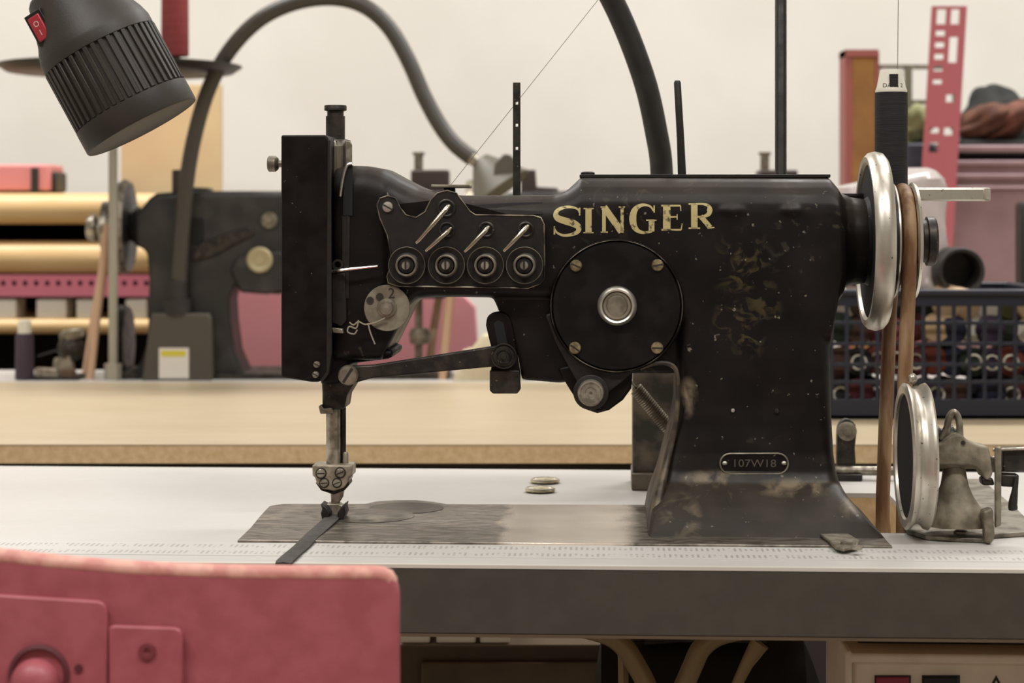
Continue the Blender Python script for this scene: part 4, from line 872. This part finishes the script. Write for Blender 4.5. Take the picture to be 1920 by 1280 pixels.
# thread stand of the background machine with tray and red spool
st = thing('thread_stand', 'pale grey thread stand with round black tray at the upper left', 'thread stand', (W(212, 714, 2.82).x, 2.84, TZ), FW)
pxs = W(212, 0, 2.84).x
MB().lathe((pxs, 2.84, TZ), (0, 0, 1), [(.0, .0125), (.023, .0125), (.0235, .0065), (.437-.003, .0065)], 20).build('pole', mat('pale_pole', (168, 162, 146), .45, .2), st)
MB().lathe((pxs, 2.84, TZ+.0003), (0, 0, 1), [(0, .0128), (.0225, .0128), (.0225, .007)], 4).build('pole_foot', RUBBER, st)
tz_ = W(0, 140, 2.84).z
MB().lathe((W(226, 0, 2.84).x, 2.84, tz_), (0, 0, 1), [(0, .05), (.003, .160), (.011, .172), (.013, .172), (.013, .168), (.007, .155), (.006, 0)], 64).build('thread_tray', mat('black_tray', (38, 35, 31), .45), st)
spool('tall matte red thread spool standing on the black tray at the top left', (W(337, 0, 2.84).x, 2.80, tz_+.0135), FW,
      [(.0095, .004), (.0095, .0185), (.011, .0195), (.20, .0185), (.20, 0)], mat('red_thread', (158, 72, 70), .8, 0, (146, 62, 62), 40, bump=.4, stretch=(.3, .3, 8)),
      [(-.003, .008), (.0, .009), (.0096, .007)], mat('olive_core', (96, 86, 44), .5))

# small purple spool and rear winder
spool('small dark purple thread spool with white tip at the rear table\'s left', (W(46, 0, 2.84).x, 2.84, TZ+.0003), FW,
      [(0, .012), (.001, .0135), (.063, .0125), (.066, .011), (.066, 0)], mat('purple_thread', (62, 48, 58), .8, bump=.4, bscale=300, stretch=(.3, .3, 8)),
      [(.065, .0095), (.084, .0092), (.085, .008), (.085, 0)], CREAM, n=24)
rw = thing('bobbin_winder', 'small blurred metal bobbin winder beside the purple spool on the rear table', 'bobbin winder', (W(130, 0, 2.86).x, 2.86, TZ), FW)
MB().box(W(62, 0, 2.86).x, W(155, 0, 2.86).x, 2.83, 2.90, TZ+.0003, TZ+.005).build('base_plate', DARK2, rw, bevel=.001)
bplate([(65, 690), (105, 692), (112, 708), (65, 706)], 2.84, .02).build('side_tongue', STEEL, rw, bevel=.001)
bplate([(100, 672), (130, 665), (136, 690), (140, 710), (96, 710)], 2.85, .02).build('winder_pedestal', CASTG, rw, bevel=.003)
bplate([(114, 692), (138, 692), (138, 713), (114, 713)], 2.835, .015).build('rusty_block', mat('rust', (96, 70, 52), .7), rw, bevel=.001)
MB().lathe(W(134, 652, 2.86), (.5, -1, 0), [(-.006, .019), (.006, .019), (.007, .012), (.01, .008), (.01, 0)], 28).build('winder_wheel', DARK, rw)
bplate([(108, 628), (120, 618), (156, 614), (158, 630), (130, 640), (112, 640)], 2.85, .012).build('winder_arm', DULL, rw, bevel=.003)
MB().tube([W(70, 668, 2.86), W(96, 660, 2.86), W(125, 652, 2.86)], .0014, 8).build('winder_spindle', DARK2, rw)
# belt pulley of the rear winder beside the stand
o = MB().lathe(W(232, 640, 2.93), (1, 0, 0), [(-.008, 0), (-.008, .05), (-.004, .054), (0, .049), (.004, .054), (.008, .05), (.008, 0)], 40)
solo(o, 'rear_belt_wheel', DARK, 'dark blurred belt wheel standing behind the grey thread stand pole', 'wheel', (W(232, 0, 2.93).x, 2.93, TZ), FW)

# ------------------------------------------------------------------ shelving at the left
SD = 3.25
sh = thing('shelving_unit', 'wooden shelving unit with rounded pale boards and pink perforated rail at the far left', 'shelf', (W(60, 0, SD).x, SD+.2, 0), FW)
SHW = mat('shelf_wood', (228, 194, 142), .4, 0, (220, 182, 124), 12, .3, .7, stretch=(1, 8, 8), detail=6)
x0, x1 = W(-260, 0, SD).x, W(300, 0, SD).x
zz_ = lambda y: W(0, y, SD).z
def shelf(yt, yb, xx1=x1):
    za, zb_ = zz_(yt), zz_(yb); r = (za-zb_)/2; pts = [Vector((x0, SD+.30, za)), Vector((x0, SD+.012, za))]
    pts = [Vector((x0, SD+.35, za))]+[Vector((x0, SD+r-r*math.sin(PI*k/10), (za+zb_)/2+r*math.cos(PI*k/10))) for k in range(11)]+[Vector((x0, SD+.35, zb_))]
    MB().prism(pts, (xx1-x0, 0, 0)).build('shelf_board', SHW, sh)
shelf(362, 420); shelf(453, 514); shelf(598, 626)
rl = MB(); us_ = [0]; xx = 0
while xx < (x1-x0): us_ += [xx+.011, xx+.018]; xx += .018
h_ = zz_(515)-zz_(556); rl.grid((x0, SD+.004, zz_(556)), (1, 0, 0), (0, 0, 1), (0, .003, 0), us_, [0, h_*.5, h_*.72, h_], lambda i, j: not (j == 1 and i % 2 == 1)); rl.build('perforated_rail', mat('rail_pink', (190, 104, 118), .5), sh)
MB().box(x0, x1, SD+.36, SD+.37, 0, zz_(362)).build('back_panel', mat('shelf_dark', (26, 20, 17), .8), sh)
for x in (x0, x1): MB().box(x-.012, x+.012, SD+.02, SD+.37, 0, zz_(362)-.01).build('side_panel', mat('shelf_dark', (26, 20, 17), .8), sh)
MB().box(x0, x1, SD+.03, SD+.36, TZ-.3, TZ-.28).build('bottom_board', SHW, sh)
WB = mat('white_box', (236, 228, 212), .6)
for i, (a, b, nm) in enumerate(((-70, 30, 'leftmost'), (68, 124, 'second'), (143, 176, 'third'), (235, 273, 'rightmost'))):
    solo(MB().box(W(a, 0, SD+.012).x, W(b, 0, SD+.012).x, SD+.012, SD+.08, zz_(598)+.0003, zz_(562)), 'small_box', WB, '%s small white box on the shelf below the pink perforated rail' % nm, 'box', (W((a+b)/2, 0, SD+.05).x, SD+.08, zz_(598)), FW, 'white boxes on the left shelf', bevel=.002)
rc = thing('red_case', 'pinkish red case with black strap and end lying on the top left shelf', 'case', (W(40, 0, SD+.1).x, SD+.1, zz_(362)), FW)
z0, z1 = zz_(362)+.0003, W(0, 308, SD+.06).z
MB().box(W(-120, 0, SD+.06).x, W(94, 0, SD+.06).x, SD+.06, SD+.16, z0+.004, z1).build('case_body', mat('case_pink', (212, 134, 132), .5), rc, bevel=.004)
MB().box(W(56, 0, SD+.05).x, W(70, 0, SD+.05).x, SD+.057, SD+.163, z0, z1-.006).build('strap', RUBBER, rc)
MB().box(W(93, 0, SD+.06).x, W(103, 0, SD+.06).x, SD+.07, SD+.15, z0+.002, z1-.012).build('end_cap', RUBBER, rc, bevel=.004)
MB().box(W(-120, 0, SD+.06).x, W(94, 0, SD+.06).x, SD+.062, SD+.158, z0, z0+.0045).build('case_foot', RUBBER, rc)
bd_ = MB().box(W(226, 0, 3.72).x, W(415, 0, 3.72).x, 3.72, 3.74, 0, W(0, 158, 3.72).z)
solo(bd_, 'plywood_board', mat('pale_board', (206, 182, 138), .6, 0, (198, 168, 130), 5), 'pale tan plywood board standing upright against the back wall', 'board', (W(320, 0, 3.72).x, 3.73, 0), FW, bevel=.002)

# background pink chair and folded cloth seen under the arm
pc = thing('chair', 'pink backed chair behind the rear table, seen below the machine arms', 'chair', (W(660, 0, 3.25).x, 3.3, 0), FW)
bplate([(432, 540), (640, 535), (870, 552), (892, 575), (896, 640), (890, 720), (432, 720)], 3.2, .015).build('backrest', mat('chair_pink', (240, 162, 168), .55), pc, bevel=.003)
for x in (450, 870): MB().tube([W(x, 700, 3.22), Vector((W(x, 0, 3.22).x, 3.26, 0))], .012, 10).build('leg', DARK2, pc)
MB().box(W(440, 0, 3.2).x, W(885, 0, 3.2).x, 3.22, 3.6, .43, .46).build('seat', mat('chair_pink', (240, 162, 168), .55), pc, bevel=.005)
cl = MB(); sc = []
import math as _m2
for i in range(15):
    t = i/14; x = 850+130*t; h = (abs(math.sin(t*PI))**.6)*78*(1+.12*math.sin(t*17)); s_ = []
    for k in range(14):
        a = PI*k/13; p = W(x, 712, 2.832-.014*math.cos(a)); p.z = TZ+.0005+max(h, 1)*abs(math.sin(a))**.7*2.95/F*(1+.08*math.sin(5*a+7*t)); s_.append(p)
    sc.append(s_)
cl.loft(sc)
solo(cl, 'folded_cloth', mat('beige_cloth', (212, 200, 172), .85, 0, (200, 186, 156), 20, bump=.3), 'crumpled beige cloth heaped on the rear table, seen under the machine arm', 'cloth', (W(900, 0, 2.83).x, 2.83, TZ), FW)

# ------------------------------------------------------------------ right side background
# blue basket with thread spools
BKD = (ZC-TZ)*F/386
bk_ = thing('plastic_basket', 'navy blue plastic basket with grid sides full of thread spools on the wooden table', 'basket', (W(1740, 0, BKD).x, BKD+.12, TZ), FW)
bx0, bx1 = W(1496, 0, BKD).x, W(1496+29*17, 0, BKD).x; bz0, bz1 = TZ+.0005, W(0, 547, BKD).z
def gridpanel(O, Uv, Nn, width, step):
    us_ = [0, .006]; n = int((width-.012)/step)
    for k in range(n): us_ += [.006+step*(k+1)-.0045, .006+step*(k+1)]
    us_[-1] = width
    zsv = [W(0, y, BKD).z-bz0 for y in (784, 748, 720, 712, 687, 680, 648, 641, 609, 602, 574, 547)]
    zsv[0] = 0
    return MB().grid(O, Uv, (0, 0, 1), Nn, us_, zsv, lambda i, j: not (i % 2 == 1 and j % 2 == 1 and j < 10))
step = 28.7*BKD/F
gridpanel((bx0, BKD, bz0), (1, 0, 0), (0, .0035, 0), bx1-bx0, step).build('front_panel', NAVY, bk_, bevel=.0006, seg=1)
gridpanel((bx0, BKD+.24, bz0), (1, 0, 0), (0, .0035, 0), bx1-bx0, step).build('back_panel', NAVY, bk_)
for x in (bx0, bx1-.0035): gridpanel((x, BKD+.002, bz0), (0, 1, 0), (.0035, 0, 0), .24, step).build('side_panel', NAVY, bk_)
MB().box(bx0, bx1, BKD, BKD+.243, bz0, bz0+.004).build('bottom', NAVY, bk_)
rm_ = MB(); rm_.grid((bx0-.006, BKD-.006, bz1-.004), (1, 0, 0), (0, 1, 0), (0, 0, .007), [0, .009, bx1-bx0+.003, bx1-bx0+.012], [0, .009, .246, .255], lambda i, j: not (i == 1 and j == 1)); rm_.build('rim', NAVY, bk_, bevel=.002)
cols = {'maroon': (110, 34, 44), 'navy': (34, 36, 72), 'dark green': (40, 58, 40), 'rust red': (140, 58, 36), 'purple': (74, 50, 84), 'olive': (104, 96, 44), 'white': (220, 214, 204), 'beige': (206, 176, 140), 'brown': (96, 66, 50), 'black': (30, 28, 32), 'pink': (178, 96, 104)}
pl_ = []
rows = [(.022, ['navy', 'black', 'maroon', 'black', 'navy', 'olive', 'purple', 'brown', 'black', 'navy', 'brown', 'maroon']),
        (.060, ['maroon', 'brown', 'black', 'rust red', 'maroon', 'maroon', 'rust red', 'navy', 'dark green', 'purple', 'rust red', 'navy']),
        (.098, ['purple', 'dark green', 'brown', 'maroon', 'pink', 'maroon', 'beige', 'navy', 'white', 'purple', 'dark green', 'white']),
        (.129, ['white', 'white', 'brown', 'black', 'black', 'black', 'beige', 'beige', 'white', 'olive', 'beige'])]
order = ['bottom', 'second', 'third', 'top']
nth = ['leftmost', 'second from left', 'third from left', 'fourth from left', 'fifth from left', 'sixth from left', 'seventh from left', 'eighth from left', 'ninth from left', 'tenth from left', 'eleventh from left', 'rightmost']
for ri, (hz_, cs) in enumerate(rows):
    for i, cn in enumerate(cs):
        r = .0175; n = len(cs)
        x = bx0+.031+(bx1-bx0-.062)*i/(n-1)+random.uniform(-.002, .002); z = bz0+.005+hz_+random.uniform(-.002, .002)
        if ri == 3: z = min(z, bz0+.131)
        yy = BKD+.012+random.uniform(0, .012); ang = random.uniform(-.25, .25); axv = Vector((math.sin(ang)*.6, math.cos(ang), random.uniform(-.1, .1)))
        t = thing('thread_spool', '%s thread spool, %s in the %s layer of the navy basket' % (cn, nth[i], order[ri]), 'thread spool', (x, yy, z), FW, 'thread spools in the blue basket')
        key = 'thread_'+cn.replace(' ', '_')
        MB().lathe((x, yy, z), axv, [(0, .0085), (.001, r-.002), (.004, r), (.09, r*.8), (.09, 0)], 22).build('thread_winding', mat(key, tuple(int(v*(.72 if cn not in ('white', 'beige') else .95)) for v in cols[cn]), .75, bump=.4, bscale=400), t)
        if (ri in (0, 1) and random.random() < .55) or (ri == 2 and i in (8, 11)):
            MB().lathe((x, yy, z), axv, [(-.003, .0095), (-.0034, .0085), (-.003, .0072), (.012, .0070), (.012, .0085)], 24, closed=True).build('spool_core', CREAM, t)
# translucent plastic bag behind the pulley
pbm = mat('clear_plastic_bag', (226, 216, 214), .22, 0, trans=.35, alpha=.8, bump=.9, bscale=45)
bag = MB(); secs = []
prof = [(549, 1700, 1752), (538, 1680, 1770), (510, 1640, 1780), (470, 1600, 1781), (430, 1575, 1782), (395, 1560, 1780), (370, 1558, 1778), (352, 1562, 1776), (335, 1640, 1774), (320, 1690, 1762), (314, 1705, 1748)]
BGD = 2.42
for j, (y, l, r) in enumerate(prof):
    a = W(l, y, BGD); b = W(r, y, BGD); cx = (a.x+b.x)/2; hw = (b.x-a.x)/2; s_ = []
    for k in range(36):
        an = 2*PI*k/36; wv_ = 1+.05*math.sin(5*an+j*1.3)+.03*math.sin(11*an+j*2.1)
        s_.append(Vector((cx+hw*math.cos(an)*wv_, BGD+.02+min(.05, hw)*math.sin(an)*wv_, a.z)))
    secs.append(s_)
bag.loft(secs)
solo(bag, 'plastic_bag', pbm, 'crumpled translucent white plastic bag resting on the basket behind the pulleys', 'bag', W(1690, 548, BGD+.02), FW, angle=50)
# black tape roll
tr = MB(); c = W(1803, 508, 2.36); R_ = 44*2.36/F
tr.lathe(c, (0, 1, 0), [(0, R_*.80), (-.002, R_*.86), (-.002, R_*.96), (0, R_), (.07, R_), (.07, R_*.8)], 48, closed=True)
tr.lathe(c, (0, 1, 0), [(.05, R_*.81), (.051, R_*.81), (.051, 0)], 40)
solo(tr, 'black_roll', RUBBER, 'black roll with a thick rim and dark hollow end lying on the basket rim', 'roll', (c.x, c.y, c.z-R_), FW)
# mauve tub on a side table
sdt = thing('side_table', 'low dark side table behind the rear table on the right', 'table', (W(1850, 0, 3.25).x, 3.25, 0), FW)
MB().box(W(1500, 0, 3.06).x, W(2200, 0, 3.06).x, 3.05, 3.5, TZ-.03, TZ).build('tabletop', WOODT, sdt)
for x in (.5, 1.05):
    for y in (3.08, 3.47): MB().box(x-.02, x+.02, y-.02, y+.02, 0, TZ-.03).build('leg', DARK2, sdt)
MAU = mat('mauve_plastic', (148, 118, 120), .45, 0, (140, 110, 112), 30)
tb = thing('storage_tub', 'tall mauve plastic storage tub with ribbed rim at the right edge', 'tub', (W(1890, 0, 3.15).x, 3.25, TZ), FW)
x0, x1 = W(1765, 0, 3.1).x, W(2060, 0, 3.1).x; zt3 = W(0, 272, 3.1).z
MB().grid((x0, 3.1, TZ+.0003), (1, 0, 0), (0, 1, 0), (0, 0, zt3-TZ-.03), [0, .004, x1-x0-.004, x1-x0], [0, .004, .276, .28], lambda i, j: not (i == 1 and j == 1)).build('tub_wall', MAU, tb, bevel=.003)
MB().box(x0, x1, 3.1, 3.38, TZ+.0003, TZ+.005).build('tub_bottom', MAU, tb)
for y, hh in ((272, 14), (300, 12), (325, 12), (348, 8)):
    z = W(0, y, 3.1).z
    MB().grid((x0-.006, 3.093, z-hh*3.1/F), (1, 0, 0), (0, 1, 0), (0, 0, hh*3.1/F), [0, .01, x1-x0+.002, x1-x0+.012], [0, .01, .284, .294], lambda i, j: not (i == 1 and j == 1)).build('rim_rib', MAU, tb, bevel=.003)
# cloth in the tub
def lump(cx, cy, D, rx, rz, ry, m, name, label, cat, seed=0, tw=0.):
    mb = MB(); nu, nv = 40, 24; c = W(cx, cy, D); secs = []
    rnd = random.Random(seed); ph = [rnd.uniform(0, 6) for _ in range(6)]
    for j in range(nv+1):
        a = PI*j/nv; s_ = []
        for i in range(nu):
            b = 2*PI*i/nu; k = 1+.10*math.sin(3*b+ph[0]+2*a)+.07*math.sin(5*a+ph[1]+b)+.05*math.sin(7*b+ph[2]-4*a)
            q_ = max(math.sin(a), 1e-3)
            s_.append(c+Vector((rx*math.cos(a)*k, ry*q_*math.cos(b)*k, rz*q_*math.sin(b)*k+tw*math.cos(a))))
        secs.append(s_)
    mb.loft(secs)
    return solo(mb, name, m, label, cat, (c.x, c.y, c.z-rz), FW, angle=60)
q3 = 3.2/F
lump(1862, 238, 3.24, 60*q3, 78*q3, .05, mat('black_cloth', (30, 30, 27), .8, bump=.4), 'black_cloth', 'round bundle of black cloth on top in the mauve tub', 'cloth', 3)
lump(1848, 225, 3.15, 56*q3, 30*q3, .035, mat('brown_cloth', (104, 68, 50), .85, 0, (84, 52, 40), 40, bump=.5), 'brown_cloth', 'twisted brown cloth lying left in front of the black bundle', 'cloth', 5, .012)
lump(1895, 222, 3.16, 58*q3, 32*q3, .04, mat('rust_cloth', (122, 74, 60), .85, 0, (92, 56, 44), 40, bump=.5), 'brown_cloth', 'reddish brown cloth lying right in the tub at the picture edge', 'cloth', 9, .02)
solo(MB().box(W(1795, 0, 3.14).x, W(2040, 0, 3.14).x, 3.12, 3.36, W(0, 300, 3.14).z, W(0, 262, 3.14).z), 'folded_black_fabric', mat('black_cloth', (30, 30, 27), .8), 'flat folded black fabric under the brown cloths in the tub', 'fabric', (W(1900, 0, 3.14).x, 3.24, W(0, 300, 3.14).z), FW, bevel=.008)
# red perforated upright
up2 = thing('perforated_upright', 'tall pinkish red perforated metal upright standing at the right', 'metal upright', (W(1775, 0, 3.04).x, 3.05, TZ), FW)
UR = mat('upright_red', (186, 100, 106), .55)
pts_b = W(1765, 400, 3.04); 
hgt = W(0, 12, 3.04).z-TZ; wid = 66*3.04/F
usu = [0, wid*.16, wid*.42, wid*.56, wid*.80, wid]
zl = [0]; cells = {}
rowsz = [(18, 46, 2), (58, 68, 1), (80, 90, 1), (102, 112, 1), (124, 134, 1), (70, 118, 3), (150, 158, 1), (178, 192, 3), (240, 250, 1), (240, 254, 3), (268, 286, 1)]
cuts = sorted(set([12, 30, 48, 20, 46] + [v for r_ in rowsz for v in r_[:2]] + [300, 320, 350]))
zl = [hgt-(y-12)*3.04/F for y in cuts][::-1]; zl = [0]+zl
ys_ = cuts[::-1]
def solid(i, j):
    if j == 0: return True
    yhi = ys_[j-1]; ylo = ys_[j] if j < len(ys_) else 12
    mid_ = (yhi+ylo)/2
    for a, b, cidx in rowsz:
        if a < mid_ < b and ((cidx == 1 and i == 1) or (cidx == 3 and i == 3) or (cidx == 2 and i in (1, 3))): return False
    return True
sk = Vector((.06, 0, 1.0))      # leans slightly to the right
o = MB().grid((W(1736, 0, 3.04).x-.024, 3.04, TZ+.0005), (1, 0, 0), sk, (0, .003, 0), usu, zl, solid); o.build('front_flange', UR, up2)
o = MB(); o.grid((W(1736, 0, 3.04).x-.024+wid, 3.043, TZ+.0005), (0, 1, 0), sk, (-.003, 0, 0), [0, .03], [0, hgt], lambda i, j: True); o.build('side_flange', UR, up2)
# ochre box with red frame
ob_ = thing('framed_box', 'upright ochre wooden box with red frame standing left of the black spool', 'box', (W(1615, 0, 3.1).x, 3.12, TZ), FW)
x0, x1 = W(1594, 0, 3.1).x, W(1644, 0, 3.1).x; zt4 = W(0, 97, 3.1).z
MB().box(x0, x1, 3.1, 3.15, TZ+.0003, zt4).build('box_board', mat('ochre_board', (176, 126, 66), .6, 0, (150, 104, 56), 14), ob_, bevel=.001)
RF = mat('frame_red', (160, 88, 82), .55)
MB().box(x0-.008, x0+.002, 3.096, 3.154, TZ+.0003, zt4+.003).build('frame_side', RF, ob_)
MB().box(x0-.008, x1+.002, 3.094, 3.156, zt4-.008, zt4+.003).build('frame_top', RF, ob_)
MB().box(x1-.002, x1+.003, 3.096, 3.154, TZ+.0003, zt4).build('frame_side', RF, ob_)
# green cloth and grey bracket between box and upright
gs = thing('wire_rack', 'grey wire rack with top bar standing between ochre box and red upright', 'rack', (W(1700, 0, 3.3).x, 3.3, TZ), FW)
MB().box(W(1640, 0, 3.3).x, W(1790, 0, 3.3).x, 3.29, 3.30, W(0, 130, 3.3).z, W(0, 122, 3.3).z).build('top_bar', DULL, gs)
MB().box(W(1695, 0, 3.3).x, W(1707, 0, 3.3).x, 3.285, 3.30, TZ+.0003, W(0, 126, 3.3).z).build('upright', mat('olive_grey', (110, 106, 84), .6), gs)
MB().box(W(1690, 0, 3.3).x, W(1760, 0, 3.3).x, 3.29, 3.30, W(0, 196, 3.3).z, W(0, 188, 3.3).z).build('shelf_bar', mat('olive_grey', (110, 106, 84), .6), gs)
for x_b in (1645, 1785): MB().box(W(x_b, 0, 3.3).x, W(x_b+4, 0, 3.3).x, 3.29, 3.30, TZ+.0003, W(0, 124, 3.3).z).build('wire_leg', DULL, gs)
cr_ = MB().box(W(1698, 0, 3.12).x, W(1755, 0, 3.12).x, 3.12, 3.20, TZ+.0003, W(0, 268, 3.12).z)
solo(cr_, 'dark_tin', mat('blue_black_tin', (58, 60, 72), .5), 'blue black tin box standing between black spool and red upright', 'tin', (W(1725, 0, 3.12).x, 3.16, TZ), FW, bevel=.004)
lump(1722, 232, 3.16, 26*q3, 38*q3, .03, mat('green_cloth', (150, 154, 110), .8, 0, (84, 96, 60), 22, bump=.3), 'green_cloth', 'pale green cloth bundle sitting on the blue black tin', 'cloth', 12)
pn = MB().box(W(1905, 0, 2.75).x, W(1980, 0, 2.75).x, 2.72, 2.76, TZ+.0003, W(0, 378, 2.75).z)
solo(pn, 'black_case', mat('black_case', (20, 20, 18), .5), 'narrow upright black case cut off by the right edge of the picture', 'case', (W(1940, 0, 2.75).x, 2.74, TZ), FW, bevel=.006)

# ------------------------------------------------------------------ under the table
lc = thing('low_cabinet', 'dark brown low cabinet standing under the tables', 'cabinet', (W(950, 0, 1.95).x, 2.1, 0), FW)
zc_ = W(0, 1208, 1.9).z; BRN = mat('dark_brown_cabinet', (92, 76, 54), .6, 0, (76, 62, 44), 14)
MB().box(W(660, 0, 1.9).x, W(1162, 0, 1.9).x, 1.9, 2.3, .05, zc_).build('cabinet_body', BRN, lc, bevel=.002)
MB().box(W(790, 0, 1.9).x, W(1150, 0, 1.9).x, 1.892, 1.9, .2, zc_-.015).build('cabinet_door', BRN, lc, bevel=.002)
MB().box(W(650, 0, 1.9).x, W(1165, 0, 1.9).x, 1.89, 2.31, zc_, zc_+.002).build('cabinet_top', mat('cab_top', (90, 74, 54), .5), lc)
for i, (a, b, nm) in enumerate(((752, 806, 'left'), (818, 892, 'middle'), (900, 956, 'right'))):
    solo(MB().box(W(a, 0, 1.893).x, W(b, 0, 1.893).x, 1.893, 1.99, zc_+.0025, zc_+.05), 'carton', WB, '%s one of the three small white cartons under the table edge' % nm, 'carton', (W((a+b)/2, 0, 1.95).x, 2.0, zc_), FW, 'white cartons under the table', bevel=.002)
BRZ = mat('dull_bronze_tube', (150, 132, 98), .45, .3)
sup = thing('machine_cradle', 'dull bronze curved metal arms hanging under the table below the machine', 'metal cradle', Vector((Q(1240, 1190, .08).x, .08, TZ-.05)))
MB().tube(smooth([Q(x, y, .08) for x, y in ((1040, 1168), (1090, 1176), (1140, 1190), (1170, 1212), (1192, 1245), (1215, 1290), (1240, 1370))], 5), .0078, 12).build('curved_arm', BRZ, sup)
MB().tube(smooth([Q(x, y, .08) for x, y in ((1440, 1170), (1390, 1180), (1345, 1192), (1315, 1215), (1298, 1250), (1280, 1290), (1240, 1370))], 5), .0078, 12).build('curved_arm', BRZ, sup)
MB().tube([Q(1168, 1205, .1), Q(1170, 1380, .1)], .004, 8).build('thin_rod', BRZ, sup)
b_ = MB(); b_.box(Q(1030, 1180, .08).x, Q(1450, 1180, .08).x, .07, .1, TZ-.052, TZ-.0456); b_.build('mounting_rail', DARK2, sup)
MB().tube([Q(1378, 1290, .05), Q(1400, 1245, .05), Q(1425, 1205, .05)], [.004, .005, .0075], 10).build('adjusting_pin', BRZ, sup)
o = MB(); c = Q(1300, 1240, .2)
o.lathe(Q(1320, 1310, .22), (1, 0, 0), [(-.09, .02), (-.085, .05), (-.02, .055), (.08, .055), (.09, .03), (.1, 0)], 36)
mo = thing('motor', 'black round clutch motor hanging in the dark under the table', 'motor', Vector((c.x, .22, TZ-.05)))
o.build('motor_housing', mat('motor_black', (16, 15, 16), .5), mo)
b_ = MB(); b_.box(c.x-.04, c.x+.06, .2, .24, TZ-.12, TZ-.0456); b_.build('motor_bracket', DARK2, mo)
MB().box(Q(1200, 1190, .2).x, Q(1270, 1190, .2).x, .19, .2, TZ-.062, TZ-.0458).build('paper_tag', WB, mo)
# control box
cx = thing('control_box', 'beige grey switch box with a red and a black button hanging under the table', 'control box', Vector((Q(1760, 1240, -.04).x, -.02, TZ-.05)))
CG = mat('beige_grey_case', (240, 226, 206), .5, 0, (232, 216, 196), 40)
D_ = -.065
z1 = Q(1700, 1236, D_).z
MB().box(Q(1595, 1200, D_).x, .45, D_, D_+.12, z1-.14, z1).build('box_case', CG, cx, bevel=.004)
MB().box(Q(1588, 1200, D_).x, .455, D_-.004, D_+.125, z1-.002, z1+.0045).build('case_lip', CG, cx, bevel=.002)
MB().box(Q(1584, 1200, D_).x, Q(1597, 1200, D_).x, D_-.004, D_+.12, z1-.14, z1+.006).build('case_side', CG, cx, bevel=.002)
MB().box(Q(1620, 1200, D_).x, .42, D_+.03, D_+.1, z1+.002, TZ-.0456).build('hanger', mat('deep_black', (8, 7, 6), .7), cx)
for (a, b, nm, c_) in ((1640, 1708, 'stop_button', (150, 40, 70)), (1729, 1800, 'start_button', (24, 22, 24))):
    o = MB(); o.prism([Q(x, y, D_-.001) for x, y in ((a, 1266), (b, 1266), (b, 1330), (a, 1330))], (0, .004, 0)); f_ = o.build('button_frame', RUBBER, cx)
    o = MB(); o.prism([Q(x, y, D_-.004) for x, y in ((a+4, 1270), (b-3, 1270), (b-3, 1326), (a+4, 1326))], (0, .004, 0)); o.build(nm, mat(nm, c_, .35), f_, bevel=.0008)
o = MB(); o.prism([Q(x, y, D_-.0006) for x, y in ((1868, 1266), (1892, 1310), (1844, 1310))], (0, .001, 0)); o.build('warning_triangle', mat('triangle_black', (30, 26, 24), .5), cx)
o = MB(); o.prism([Q(x, y, D_-.0010) for x, y in ((1868, 1275), (1884, 1306), (1852, 1306))], (0, .001, 0)); o.build('triangle_field', mat('triangle_pale', (214, 206, 186), .5), cx)

for o in list(bpy.data.objects):
    if o.type == 'MESH' and not o.data.materials: o.data.materials.append(BLACK)
